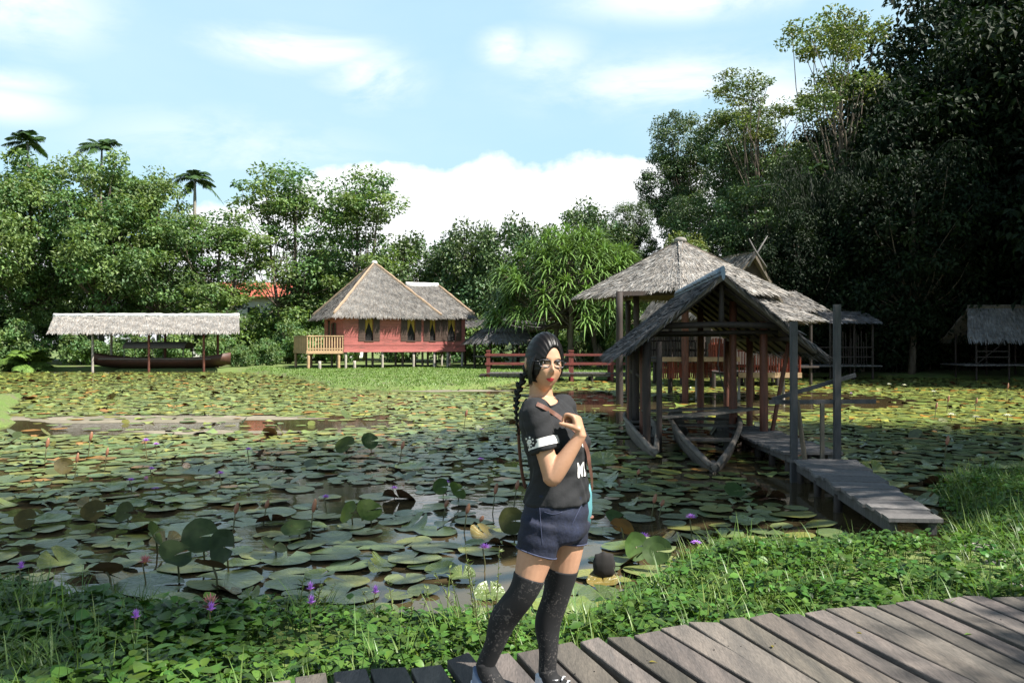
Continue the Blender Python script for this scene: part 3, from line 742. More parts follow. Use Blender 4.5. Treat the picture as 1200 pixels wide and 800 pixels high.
# ================================================================== the red house on stilts
def red_house():
    yaw = R(25); o = empty('stilt_house', (-9.85, 57.0, 0), yaw, 'red boarded house on stilts with a peaked thatched roof and wooden porch', 'house')
    F = 1.47; E = 3.86; hw = 2.95          # floor, eave height, half width of the main room
    ax1 = 5.65                              # right end of the lower wing
    yf = -3.3; yb = 2.85; yb2 = 1.2
    # boarded walls: horizontal overlapping boards
    def wall(p, q, z0, z1, holes, name='wall'):
        mb = MB(); p = np.array(p, float); q = np.array(q, float); Lw = np.linalg.norm(q - p); d = (q - p) / Lw; nrm_ = np.array((d[1], -d[0]))
        zs = np.arange(z0, z1 - .01, .19); ang = math.atan2(d[1], d[0])
        rot = np.array([(math.cos(ang), -math.sin(ang), 0), (math.sin(ang), math.cos(ang), 0), (0, 0, 1)])
        tilt = R(9); rx = np.array([(1, 0, 0), (0, math.cos(tilt), -math.sin(tilt)), (0, math.sin(tilt), math.cos(tilt))])
        for z in zs:
            segs = [(0., Lw)]
            for (u0, u1, h0, h1) in holes:
                if z + .16 > h0 and z < h1:
                    segs = [s for a, b in segs for s in ((a, min(b, u0)), (max(a, u1), b)) if s[1] - s[0] > .02]
            for a, b in segs:
                c = p + d * (a + b) / 2
                mb.box((c[0], c[1], z + .09), (b - a, .035, .2), rot @ rx, (rng.uniform(.82, 1.12),) * 3, 0)
        c = (p + q) / 2 - nrm_ * .06
        return mb.build(name, MAT['red_board'], o), d, nrm_, rot
    def window(p, d, n, u0, u1, h0, h1, rot, curtain=True):
        c2 = p + d * (u0 + u1) / 2; w_ = u1 - u0
        mb = MB(); mb.box((c2[0] - n[0] * .10, c2[1] - n[1] * .10, (h0 + h1) / 2), (w_ + .05, .02, h1 - h0 + .05), rot)
        wd = mb.build('window', MAT['dark_void'], o)  # near-black panel: darkness of the room put in as colour
        for k, sg in enumerate((-1, 1)):      # louvred shutters folded back against the wall
            mb = MB(); cc = c2 + d * sg * (w_ / 2 + .235) + n * .045
            mb.box((cc[0], cc[1], (h0 + h1) / 2), (.44, .03, h1 - h0 + .06), rot)
            for z in np.arange(h0 + .12, h1 - .1, .1):
                mb.box((cc[0] + n[0] * .02, cc[1] + n[1] * .02, z), (.34, .02, .05), rot)
            mb.build('shutter', MAT['shutter_wood'], wd)
        if curtain:
            for sg in (-1, 1):
                mb = MB(); a = c2 + d * sg * w_ / 2 - n * .05; bq = c2 - n * .05
                P = []
                for i in range(6):
                    t = i / 5; x = a + (bq - a) * t * .95; drop = (h1 - h0) * (.75 - .5 * t)
                    dz = .015 * (-1) ** i
                    P += [(x[0] - n[0] * dz, x[1] - n[1] * dz, h1 + .02), (x[0] - n[0] * dz, x[1] - n[1] * dz, h1 - drop)]
                mb.add(P, [(2 * i, 2 * i + 2, 2 * i + 3, 2 * i + 1) for i in range(5)])
                mb.build('curtain', MAT['curtain'], wd)
        mb = MB()
        for z in (h0 - .03, h1 + .03): mb.box((c2[0] + n[0] * .03, c2[1] + n[1] * .03, z), (w_ + .1, .08, .06), rot)
        mb.build('frame', MAT['shutter_wood'], wd)
    h0, h1 = F + .62, E - .12
    pf = np.array((-hw, yf)); holes = [(1.42, 1.96, h0, h1), (4.36, 4.9, h0, h1), (5.98, 6.38, h0, h1), (7.32, 7.86, h0, h1)]
    _, d, n, rot = wall((-hw, yf), (ax1, yf), F, E + .05, holes)
    for hh in holes: window(pf, d, n, hh[0], hh[1], hh[2], hh[3], rot, True)
    dh = [(1.1, 2.0, F, F + 2.0), (2.9, 3.5, F + .7, F + 1.8)]
    _, d2, n2, rot2 = wall((-hw, yb), (-hw, yf), F, E + .05, dh)
    dm = MB(); pd = np.array((-hw, yb)); c = pd + d2 * 1.55 - n2 * .06; dm.box((c[0], c[1], F + 1.0), (.95, .04, 2.0), rot2); dm.build('door', MAT['shutter_wood'], o)
    window(pd, d2, n2, 2.9, 3.5, F + .7, F + 1.8, rot2, False)
    wall((hw, yb), (-hw, yb), F, E + .05, [])
    wall((ax1, yf), (ax1, yb2), F, E + .05, []); wall((ax1, yb2), (hw, yb2), F, E + .05, [])
    mb = MB(); mb.box((ax1 / 2 - hw / 2, (yf + yb2) / 2, F - .07), (ax1 + hw + .08, yb2 - yf + .08, .16)); mb.box((0, (yb + yb2) / 2, F - .075), (2 * hw, yb - yb2, .15)); mb.build('floor', MAT['red_board'], o)
    mb = MB(); mb.box(((ax1 - hw) / 2, (yf + yb2) / 2, E - .02), (ax1 + hw - .3, yb2 - yf - .3, .06)); mb.build('ceiling_board', MAT['dark_void'], o)
    for x in (-2.8, -.3, 1.9, 3.4, 4.4, 5.5):
        for y in (yf + .15, (yf + yb) / 2 - .4, yb2 - .1): post(o, x, y, -.4, F - .14, .085, 'stilt_wood', 'stilt')
    # roofs
    s = 3.72; ap = np.array((0, 0, 7.62)); cs = [np.array((-s, -s, E - .06)), np.array((s, -s, E - .06)), np.array((s, s, E - .06)), np.array((-s, s, E - .06))]
    mb = MB()
    for i in range(4):
        a, b_ = cs[i], cs[(i + 1) % 4]
        thatch(mb, a, b_, ap + nrm(b_ - a) * .12, ap - nrm(b_ - a) * .12, .16, .40, .042, .14, .06)
    for i in range(4): cap_line(mb, cs[i] + (0, 0, .02), ap + (0, 0, .0), .15, .05)
    mb.ball(ap + (0, 0, .05), (.22, .22, .16), m=3)
    mb.build('roof', THATCH(), o)
    mb = MB(); x0, x1, xe = 2.0, 4.45, ax1 + .6; ye, yr, yk = -s + .04, -1.1, 2.35; zr = 6.05
    thatch(mb, (x0, ye, E - .03), (xe, ye, E - .03), (x1, yr, zr), (x0, yr, zr), .16, .40, .042, .14, .06, tone=.95)
    thatch(mb, (xe, ye, E - .03), (xe, yk, E - .03), (x1, yr, zr), (x1, yr, zr), .16, .40, .042, .14, .06)
    thatch(mb, (xe, yk, E - .03), (x0, yk, E - .03), (x0, yr, zr), (x1, yr, zr), .16, .40, .042, .14, .06)
    cap_line(mb, (xe, ye, E), (x1, yr, zr), .15, .06); cap_line(mb, (xe, yk, E), (x1, yr, zr), .15, .06); cap_line(mb, (x0, yr, zr + .03), (x1, yr, zr + .03), .2, .07, 3)
    mb.build('roof', THATCH(), o)
    # porch
    pr = empty('porch', (0, 0, 0)); pr.parent = o
    px0, px1, py0, py1 = -5.35, -hw - .02, yf + .05, 1.6
    mb = MB()
    for x in np.arange(px0, px1, .2): mb.box((x + .1, (py0 + py1) / 2, F - .09), (.185, py1 - py0, .05), tint=(rng.uniform(.85, 1.1),) * 3)
    mb.box(((px0 + px1) / 2, py0 - .03, F - .14), (px1 - px0, .05, .2)); mb.box((px0 - .03, (py0 + py1) / 2, F - .14), (.05, py1 - py0 + .1, .2))
    mb.build('deck', MAT['pale_wood'], pr)
    mb = MB(); zt = F + .92
    for x in np.linspace(px0 + .02, px1 - .05, 14): mb.box((x, py0, F + .42), (.075, .04, .92))
    mb.box(((px0 + px1) / 2, py0, zt), (px1 - px0 + .1, .1, .07)); mb.box(((px0 + px1) / 2, py0 - .004, F + .08), (px1 - px0, .06, .07))
    mb.build('railing', MAT['pale_wood'], pr)
    mb = MB()
    for y in np.linspace(py0 + .1, py1 - .05, 20): mb.box((px0, y, F + .42), (.03, .215, .92), tint=(rng.uniform(.85, 1.12),) * 3)
    mb.box((px0, (py0 + py1) / 2, zt), (.1, py1 - py0 + .1, .07))
    mb.build('railing', MAT['pale_wood'], pr)
    for x, y in ((px0 + .1, py0 + .1), (px0 + .1, py1 - .1), (px1 - .3, py0 + .1), ((px0 + px1) / 2, py1)): post(pr, x, y, -.4, F - .12, .1, 'pale_wood', 'stilt')
    for x, y in ((px0 + .75, py0 - .3), (px1 + .7, yf - .1)): post(o, x, y, -.3, .75, .1, 'stilt_wood', 'stump')
    return o
red_house()

# ================================================================== the long open shelter with its boat
def long_shelter():
    xc = (181 - 600) / 933 * 55; o = empty('long_shelter', (xc, 55, 0), R(-1.5), 'long open shelter with a straight thatched roof over a boat', 'shelter')
    hx = 6.5
    mb = MB()
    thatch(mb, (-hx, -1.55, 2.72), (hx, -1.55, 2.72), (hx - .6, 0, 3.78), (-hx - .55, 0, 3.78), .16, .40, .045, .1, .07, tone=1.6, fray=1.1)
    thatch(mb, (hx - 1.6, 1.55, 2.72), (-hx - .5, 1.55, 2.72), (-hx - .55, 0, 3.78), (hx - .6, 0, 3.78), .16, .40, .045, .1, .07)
    cap_line(mb, (-hx - .58, 0, 3.80), (hx - .58, 0, 3.80), .17, .07, 3)
    mb.build('roof', THATCH(), o)
    for x in (-3.65, .2, 3.95):
        for y in (-1.2, 1.2):
            post(o, x, y, -.5, 2.7, .085, 'red_post' if x > -3 else 'stilt_wood')
    mb = MB()
    for y in (-1.2, 1.2): mb.beam((-6.2, y, 2.72), (5.0 if y > 0 else 6.2, y, 2.72), .1, .14)
    for x in (-3.65, .2, 3.95): mb.beam((x, -1.3, 2.70), (x, 1.3, 2.70), .1, .12)
    mb.build('beam', MAT['dark_wood'], o)
    b = empty('wooden_boat', (xc + .3, 55.35, .12), R(-1.5), 'long dark brown wooden boat with a pale cabin roof under the long thatched shelter', 'boat')
    rings = []
    for u in np.linspace(-1, 1, 17):
        w_ = .95 * (1 - abs(u) ** 4) ** .6 + .03; zt = .78 + .38 * abs(u) ** 3; zb = .0 + .35 * abs(u) ** 4
        rings.append([(u * 4.9, -w_, zt), (u * 4.9, -w_ * .85, (zt + zb) / 2), (u * 4.9, 0, zb), (u * 4.9, w_ * .85, (zt + zb) / 2), (u * 4.9, w_, zt), (u * 4.9, w_ * .9, zt), (u * 4.9, 0, zb + .15), (u * 4.9, -w_ * .9, zt)])
    mb = MB(); mb.loft(rings); mb.build('hull', MAT['boat_brown'], b)
    mb = MB(); mb.beam((-3.9, -.99, .72), (3.9, -.99, .72), .05, .09); mb.build('rubbing_strake', MAT['boat_wood'], b)
    mb = MB(); rr = []
    for x in (-2.3, 2.0): rr.append([(x, math.cos(a) * .82, 1.45 + .45 * math.sin(a)) for a in np.linspace(0, math.pi, 9)] + [(x, math.cos(a) * .76, 1.42 + .4 * math.sin(a)) for a in np.linspace(math.pi, 0, 9)])
    mb.loft(rr); mb.build('cabin_roof', MAT['grey_wood'], b)
    for x in (-2.2, -.2, 1.9):
        for y in (-.75, .75): post(b, x, y, .6, 1.5, .03, 'grey_wood', 'roof_post')
long_shelter()

# ================================================================== white building behind
def white_building():
    o = empty('white_building', (-27.5, 96, 0), R(4), 'white two storey building with a red tiled roof behind the trees', 'building')
    mb = MB(); mb.box((0, 0, 3.6), (19, 8, 7.4)); mb.build('wall', MAT['white_paint'], o)
    mb = MB()
    mb.add([(-10.2, -4.9, 7.25), (10.2, -4.9, 7.25), (7.5, 0, 9.2), (-7.5, 0, 9.2), (10.2, 4.9, 7.25), (-10.2, 4.9, 7.25)], [(0, 1, 2, 3), (1, 4, 2), (4, 5, 3, 2), (5, 0, 3), (0, 5, 4, 1)], smooth=False)
    mb.build('roof', MAT['tile_red'], o)
    for z in (1.6, 5.0):
        for x in np.arange(-8, 8.1, 2.7):
            mb = MB(); mb.box((x, -4.03, z + .3), (1.3, .08, 1.5)); wd = mb.build('window', MAT['window_glass'], o)
            mb = MB(); mb.box((x, -4.06, z - .5), (1.5, .16, .08)); mb.build('sill', MAT['white_paint'], wd)
white_building()

# ================================================================== round hut and low roof behind the bridge
def small_huts():
    o = empty('round_hut', ((588 - 600) / 933 * 53, 53, .2), 0, 'low open hut with a domed dark thatch roof behind the footbridge', 'hut')
    mb = MB(); n = 14; tip = np.array((0, 0, 2.95))
    for i in range(n):
        a0, a1 = i / n * 2 * math.pi, (i + 1) / n * 2 * math.pi
        P = lambda a, rr, z: np.array((math.cos(a) * rr * 1.25, math.sin(a) * rr, z))
        thatch(mb, P(a0, 1.95, 1.85), P(a1, 1.95, 1.85), P(a1, 1.2, 2.55), P(a0, 1.2, 2.55), .2, .4, .08, .08, .08, tone=.8)
        thatch(mb, P(a0, 1.2, 2.55), P(a1, 1.2, 2.55), tip + P(a1, .1, 0), tip + P(a0, .1, 0), .2, .4, .08, .08, .08, tone=.8)
    mb.build('roof', [MAT['thatch_dark'], MAT['thatch_base']], o)
    for i in range(8):
        a = (i + .5) / 8 * 2 * math.pi; post(o, math.cos(a) * 1.95, math.sin(a) * 1.5, -.3, 2.0, .06)
    mb = MB(); mb.tube([(math.cos(a) * 1.9, math.sin(a) * 1.45, .85) for a in np.linspace(.3, 6.0, 20)], .05, 6); mb.build('rail', MAT['grey_wood'], o)
    o = empty('low_shelter', ((592 - 600) / 933 * 62, 62, .2), R(2), 'long low dark roof on posts behind the domed hut', 'shelter')
    mb = MB(); thatch(mb, (-3.4, -1.5, 3.0), (3.4, -1.5, 3.0), (3.4, .2, 3.75), (-3.4, .2, 3.75), .22, .45, .09, .08, .08, tone=.6); thatch(mb, (3.4, 1.9, 3.0), (-3.4, 1.9, 3.0), (-3.4, .2, 3.75), (3.4, .2, 3.75), .22, .45, .09, .08, .08, tone=.6)
    mb.build('roof', [MAT['thatch_dark'], MAT['thatch_base']], o)
    for x in (-3.1, -1, 1, 3.1):
        for y in (-1.3, 1.6): post(o, x, y, -.3, 3.1, .07)
    # right shore: a grey thatched hut on a deck, and a darker shed
    X = (1166 - 600) / 933 * 42.
    o = empty('grey_hut', (X, 42.5, 0), R(-6), 'small grey thatched hut on a raised deck at the right shore', 'hut')
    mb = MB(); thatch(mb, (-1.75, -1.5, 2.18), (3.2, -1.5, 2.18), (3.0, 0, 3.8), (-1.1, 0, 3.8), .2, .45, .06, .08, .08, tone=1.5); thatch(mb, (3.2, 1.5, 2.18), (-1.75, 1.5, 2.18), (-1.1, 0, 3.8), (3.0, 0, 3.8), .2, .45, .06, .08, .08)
    cap_line(mb, (-1.1, 0, 3.84), (3.0, 0, 3.84), .12, .06, 1)
    mb.build('roof', [MAT['thatch_dark'], MAT['thatch_base']], o)
    for x in (-1.2, .4, 1.9):
        for y in (-1.2, 1.2): post(o, x, y, -.6, 2.4, .05, 'dark_wood')
    mb = MB()
    for k in range(18): mb.box((-1.75 + k * .3, 0, .78 + rng.uniform(-.01, .01)), (.28, 3.0, .06), tint=(rng.uniform(.7, 1.1),) * 3)
    mb.build('deck', MAT['grey_wood'], o)
    mb = MB()
    for z in (1.2, 1.5): mb.beam((-1.2, -1.25, z), (.4, -1.25, z), .05, .06)
    mb.beam((-1.2, -1.26, .85), (.4, -1.26, 2.2), .04, .04)
    mb.build('railing', MAT['dark_wood'], o)
    X = (994 - 600) / 933 * 42
    o = empty('dark_shed', (X, 43, 0), R(4), 'dim open shed with a flat dark roof under the hanging trees', 'shed')
    mb = MB(); thatch(mb, (-1.4, -1.3, 3.05), (1.5, -1.3, 3.05), (1.4, .2, 3.62), (-1.3, .2, 3.62), .2, .4, .06, .08, .06, tone=1.1); thatch(mb, (1.5, 1.6, 3.0), (-1.4, 1.6, 3.0), (-1.3, .2, 3.62), (1.4, .2, 3.62), .2, .4, .06, .08, .06)
    mb.build('roof', [MAT['thatch_dark'], MAT['thatch_base']], o)
    for x in (-1.1, .2, 1.2):
        for y in (-1.1, 1.3): post(o, x, y, -.6, 3.1, .06)
    mb = MB()
    for k in range(14): mb.box((-2.4 + k * .3, 0, .72), (.28, 2.6, .06))
    mb.build('deck', MAT['grey_wood'], o)
    mb = MB()
    for x in np.arange(-1.0, .9, .14): mb.beam((x, -1.2, .75), (x + rng.uniform(-.05, .05), -1.2, rng.uniform(1.5, 2.6)), .03, .03)
    for z in (1.2, 1.7): mb.beam((-2.3, -1.2, z), (1.2, -1.2, z), .05, .05)
    mb.build('railing', MAT['dark_wood'], o)
small_huts()

# ================================================================== red footbridge
def footbridge():
    o = empty('footbridge', (0, 0, 0), 0, 'low wooden footbridge with dark red rails crossing to the pavilion', 'bridge')
    d = 39.8; x0, x1 = -1.25, 6.8; dz = .44
    mb = MB()
    for x in np.arange(x0, x1, .2): mb.box((x + .1, d + .6, dz - .03), (.18, 1.35, .05), tint=(rng.uniform(.7, 1.1),) * 3)
    for y in (d + .05, d + 1.15): mb.beam((x0, y, dz - .13), (x1, y, dz - .13), .09, .13)
    mb.build('deck', MAT['grey_wood'], o)
    for y in (d, d + 1.2):
        mb = MB()
        mb.beam((x0 - .1, y - .02, 1.33), (x1, y - .02, 1.33), .09, .10); mb.beam((x0 - .1, y - .02, .88), (x1, y - .02, .88), .08, .10)
        mb.build('handrail', MAT['red_rail'], o)
        for x in (x0 + .05, 3.0, 5.0, 6.7):
            mb = MB(); mb.box((x, y + (.05 if y == d else .05), .55), (.15, .15, 1.9)); mb.box((x, y + .05, 1.53), (.19, .19, .07)); mb.build('post', MAT['red_rail'], o)
        for x in (-.2, 1.0, 2.2, 4.0, 5.9): post(o, x, y + .07, -.7, dz - .08, .08, 'dark_wood', 'pile')
    mb = MB()
    for k in range(3): mb.box((x0 - .22 - k * .26, d + .6, dz - .12 - k * .13), (.3, 1.2, .07)); 
    for y in (d + .1, d + 1.1): mb.beam((x0, y, dz - .16), (x0 - .95, y, -.1), .07, .16)
    mb.build('steps', MAT['dark_wood'], o)
footbridge()

# ================================================================== pavilion
def pavilion():
    cx, cy = 5.75, 27.2; yaw = R(33); o = empty('pavilion', (cx, cy, 0), yaw, 'open pavilion on red posts with a broad hipped thatch roof', 'pavilion')
    s = 2.45; E = 3.62; ap = np.array((0, 0, 5.42))
    cs = [np.array((-s, -s, E)), np.array((s, -s, E)), np.array((s, s, E)), np.array((-s, s, E))]
    mb = MB()
    for i in range(4):
        a, b_ = cs[i], cs[(i + 1) % 4]; e = nrm(b_ - a)
        thatch(mb, a, b_, ap + e * .1, ap - e * .1, .13, .34, .034, .12, .07, tone=1.6)
    mb.ball(ap + (0, 0, .0), (.22, .22, .12), tint=(1.2, 1.2, 1.2), m=0)
    mb.build('roof', THATCH(), o)
    # lower lean-to roof on the right side
    mb = MB(); Q = lambda x, y, z: rotz((x - cx, y - cy, z), -yaw)
    thatch(mb, Q(7.9, 24.2, 2.72), Q(9.75, 25.2, 2.72), Q(8.1, 26.8, 3.62), Q(6.6, 25.8, 3.62), .13, .34, .034, .1, .07, tone=1.6)
    thatch(mb, Q(9.75, 25.2, 2.72), Q(9.4, 28.6, 2.72), Q(8.1, 27.0, 3.62), Q(8.1, 26.8, 3.62), .13, .34, .034, .1, .07, tone=1.5)
    mb.build('porch_roof', THATCH(), o)
    def W(x, y, z): return rotz((x - cx, y - cy, z), -yaw)
    def wpost(x, y, z0, z1, r_, mat, name='post'):
        p = W(x, y, 0); return post(o, p[0], p[1], z0, z1, r_, mat, name)
    for x, y, r_, m_ in ((3.32, 24.6, .11, 'dark_wood'), (4.15, 26.6, .11, 'dark_wood'), (5.65, 26.0, .12, 'red_post'), (7.02, 25.6, .12, 'red_post'), (7.28, 26.2, .10, 'red_post'), (4.3, 29.5, .1, 'dark_wood'), (6.0, 30.2, .1, 'dark_wood'), (8.3, 27.6, .1, 'red_post')):
        wpost(x, y, -.7, 3.75 if x > 4.5 else 3.5, r_, m_)
    for x, y in ((7.75, 27.2), (8.65, 27.4), (9.2, 27.0), (6.6, 28.5)): wpost(x, y, -.7, .95, .05, 'stilt_wood', 'stilt')
    mb = MB(); fr = lambda p, q, w_, h_: mb.beam(W(*p), W(*q), w_, h_)
    for p, q in (((3.3, 24.6, 3.45), (7.1, 25.6, 3.55)), ((3.3, 24.6, 3.45), (4.2, 29.5, 3.55)), ((7.1, 25.6, 3.57), (8.3, 27.6, 3.57))): fr(p, q, .12, .14)
    mb.build('beam', MAT['dark_wood'], o)
    # upper floor on the left (edge beam) and lower floor on the right
    mb = MB()
    P = [W(4.9, 26.3, 1.4), W(7.3, 26.3, 1.4), W(7.3, 29.5, 1.4), W(4.3, 29.5, 1.4)]; mb.add(P + [p - np.array((0, 0, .08)) for p in P], [(0, 1, 2, 3), (7, 6, 5, 4), (0, 4, 5, 1), (1, 5, 6, 2), (2, 6, 7, 3), (3, 7, 4, 0)], smooth=False)
    P = [W(7.45, 26.5, .88), W(9.6, 26.5, .88), W(9.8, 30.5, .88), W(7.4, 30.5, .88)]; mb.add(P + [p - np.array((0, 0, .08)) for p in P], [(0, 1, 2, 3), (7, 6, 5, 4), (0, 4, 5, 1), (1, 5, 6, 2), (2, 6, 7, 3), (3, 7, 4, 0)], smooth=False)
    mb.build('floor', MAT['dark_wood'], o)
    mb = MB(); mb.beam(W(4.9, 26.2, 1.39), W(7.5, 26.2, 1.39), .06, .15); mb.beam(W(7.5, 26.4, .86), W(9.6, 26.4, .86), .06, .17); mb.build('edge_board', MAT['pale_wood'], o)
    def slats(p, q, z0, z1, step=.085, mat='red_slat'):
        mb = MB(); p = np.array(p, float); q = np.array(q, float); n = int(np.linalg.norm(q - p) / step)
        for i in range(n):
            c = p + (q - p) * (i + .5) / n; a = W(c[0], c[1], z0 + rng.uniform(-.04, .02)); b_ = W(c[0], c[1], z1 + rng.uniform(-.06, .06))
            mb.beam(a, b_ + rng.normal(0, .008, 3), .06, .03, (rng.uniform(.6, 1.25),) * 3)
        for z in (z0 + .2, z1 - .25): mb.beam(W(p[0], p[1] + .04, z), W(q[0], q[1] + .04, z), .04, .06)
        return mb.build('slatted_rail', MAT[mat], o)
    slats((7.5, 26.45), (9.6, 26.45), .95, 1.92); slats((6.5, 26.25), (7.4, 26.25), 1.47, 2.05); slats((4.95, 26.25), (6.45, 26.25), 1.47, 1.95, .11, 'dark_wood'); slats((5.0, 26.5), (6.9, 27.5), .75, 1.3)
    slats((7.45, 26.5), (7.4, 30.0), .95, 1.9); slats((4.4, 28.6), (7.2, 29.6), 1.47, 2.25, .1, 'dark_wood')
pavilion()

# ================================================================== longhouse with crossed horns, behind the pavilion
def longhouse():
    o = empty('longhouse', (9.6, 36.5, 0), R(18), 'dark gabled longhouse with crossed horns on its roof ridge', 'house')
    mb = MB(); E, Z = 3.3, 5.75
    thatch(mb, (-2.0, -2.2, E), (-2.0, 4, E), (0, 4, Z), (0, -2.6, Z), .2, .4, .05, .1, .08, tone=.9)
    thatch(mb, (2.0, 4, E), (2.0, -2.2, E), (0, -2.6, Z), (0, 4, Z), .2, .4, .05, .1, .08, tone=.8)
    mb.build('roof', THATCH(), o)
    mb = MB(); mb.tube([(-.45, -2.72, Z - .6), (.1, -2.66, Z + .1), (.5, -2.75, Z + .75)], [.05, .04, .02], 6); mb.tube([(.45, -2.72, Z - .6), (-.1, -2.72, Z + .1), (-.4, -2.72, Z + .6)], [.05, .04, .02], 6); mb.build('horn', MAT['grey_wood'], o)
    mb = MB(); mb.add([(-1.85, -2.1, E), (1.85, -2.1, E), (0, -2.3, Z - .15)], [(0, 1, 2)]); mb.box((0, .8, 2.15), (3.6, 5.6, 2.3)); mb.build('wall', MAT['dark_wood'], o)
    for x in (-1.6, 0, 1.6):
        for y in (-1.9, .8, 3.4): post(o, x, y, -.6, 1.02, .09, 'dark_wood', 'stilt')
    mb = MB()
    thatch(mb, (1.3, -2.0, 3.35), (4.1, -2.0, 3.5), (3.9, -.2, 4.35), (1.5, -.2, 4.25), .2, .4, .05, .1, .08, tone=1.0); thatch(mb, (4.1, 1.6, 3.3), (1.4, 1.6, 3.3), (1.5, -.2, 4.25), (3.9, -.2, 4.35), .2, .4, .05, .1, .08)
    mb.build('porch_roof', THATCH(), o)
    mb = MB(); mb.box((2.8, -.1, .85), (2.4, 3.2, .08)); mb.box((2.8, 1.2, 2.1), (2.3, .06, 2.4)); mb.build('porch_floor', MAT['dark_wood'], o)
    for x in (1.9, 3.7):
        for y in (-1.5, 1.3): post(o, x, y, -.6, 3.5, .07, 'dark_wood')
longhouse()

# ================================================================== boat shed in the pond
SH = np.array((3.67, 14.0)); AX = nrm(np.array((.085, 1.))); SX = np.array((AX[1], -AX[0]))
def SP(u, v, z): return np.array((*(SH + SX * u + AX * v), z))      # u across (right), v along (away)
def boat_shed():
    o = empty('boat_shed', (0, 0, 0), 0, 'open gabled boat shed with shaggy thatch standing in the shaded pond', 'shed')
    Z, E, hw, D0, D1 = 3.10, 1.80, 1.62, -.15, 6.6
    mb = MB()
    thatch(mb, SP(-hw, D0, E), SP(-hw, D1, E), SP(0, D1, Z), SP(0, D0 - .1, Z), .10, .30, .022, .07, .11, tone=1.0, fray=1.3)
    thatch(mb, SP(hw, D1, E), SP(hw, D0, E), SP(0, D0 - .1, Z), SP(0, D1, Z), .10, .30, .022, .07, .11, tone=1.0, fray=1.3)
    # ragged front verge
    m = 260
    for sg in (-1, 1):
        t = rng.random(m); P = np.stack([SP(sg * hw * (1 - a), D0 - .05 * a, E + (Z - E) * a) for a in t]) + np.array((0, 0, .02))
        dn = nrm(SP(sg * hw, 0, E) - SP(0, 0, Z)); Dr = nrm(dn + np.append(-AX, 0) * rng.uniform(.1, .9, (m, 1)) + rng.normal(0, .12, (m, 3)))
        mb.strips(P, Dr, nrm(np.cross(Dr, UP + rng.normal(0, .3, (m, 3)))), rng.uniform(.1, .3, m), .02, -UP * rng.uniform(.0, .08, (m, 1)), 2, np.repeat(rng.uniform(.5, 1.2, (m, 1)), 3, 1), 0, .4, False)
    mb.build('roof', [MAT['thatch_dark'], MAT['thatch_base']], o)
    mb = MB(); mb.tube([SP(0, v, Z + .03) for v in np.linspace(D0 - .12, D1, 9)], np.full((9, 2), (.035, .13)), 8); mb.build('ridge_sheet', MAT['ridge_blue'], o)
    def pole(u, v, z0, z1, r_, mat, lean=(0, 0)):
        p = SP(u, v, 0); return post(o, p[0], p[1], z0, z1, r_, mat, 'post', lean)
    zt = lambda u: Z - (Z - E) * abs(u) / hw - .1
    for u, v, m_ in ((-1.28, .15, 'dark_wood'), (-1.26, 1.1, 'red_post'), (-1.28, 2.9, 'dark_wood'), (-1.22, 5.0, 'dark_wood'), (.38, .9, 'red_post'), (.86, .55, 'red_post'), (1.2, 3.4, 'red_post'), (1.2, 6.1, 'red_post'), (-1.2, 6.2, 'red_post'), (.3, 4.4, 'red_post')):
        pole(u, v, -.8, zt(u), .075, m_)
    pole(-1.08, -.1, -.6, 1.95, .05, 'dark_wood'); p = SP(.95, .7, 0); post(o, p[0], p[1], -.2, 2.0, .04, 'red_post', 'brace', (.42, 0))
    pole(.02, .05, 2.25, Z - .05, .05, 'dark_wood')
    mb = MB()
    zb = 2.22
    mb.tube([SP(-1.1, .05, zb), SP(0, .04, zb + .03), SP(1.15, .03, zb)], .055, 8); mb.tube([SP(-1.15, .3, zb - .12), SP(1.05, .3, zb - .1)], .035, 7)
    for v in (2.9, 5.0): mb.tube([SP(-1.25, v, zb - .1), SP(1.2, v, zb - .1)], .05, 7)
    for u in (-1.25, 1.22): mb.tube([SP(u, 0, zt(u) - .02), SP(u, 6.3, zt(u) - .02)], .045, 7)
    for v in np.arange(.1, 6.5, .8):
        for sg in (-1, 1): mb.tube([SP(sg * hw, v, E - .1), SP(0, v, Z - .13)], .03, 6)
    mb.tube([SP(-1.25, 1.2, 1.25), SP(-1.25, 5, 1.25)], .04, 6)
    mb.build('beam', MAT['dark_wood'], o)
    # dangling rope
    mb = MB(); mb.tube([SP(.2, 1.2, 2.1), SP(.16, 1.25, 1.5), SP(.3, 1.2, .9)], .012, 5); mb.build('rope', MAT['grey_wood'], o)
M('ridge_blue', (.16, .22, .30), (.10, .13, .18), rough=.5, scale=3.)
boat_shed()

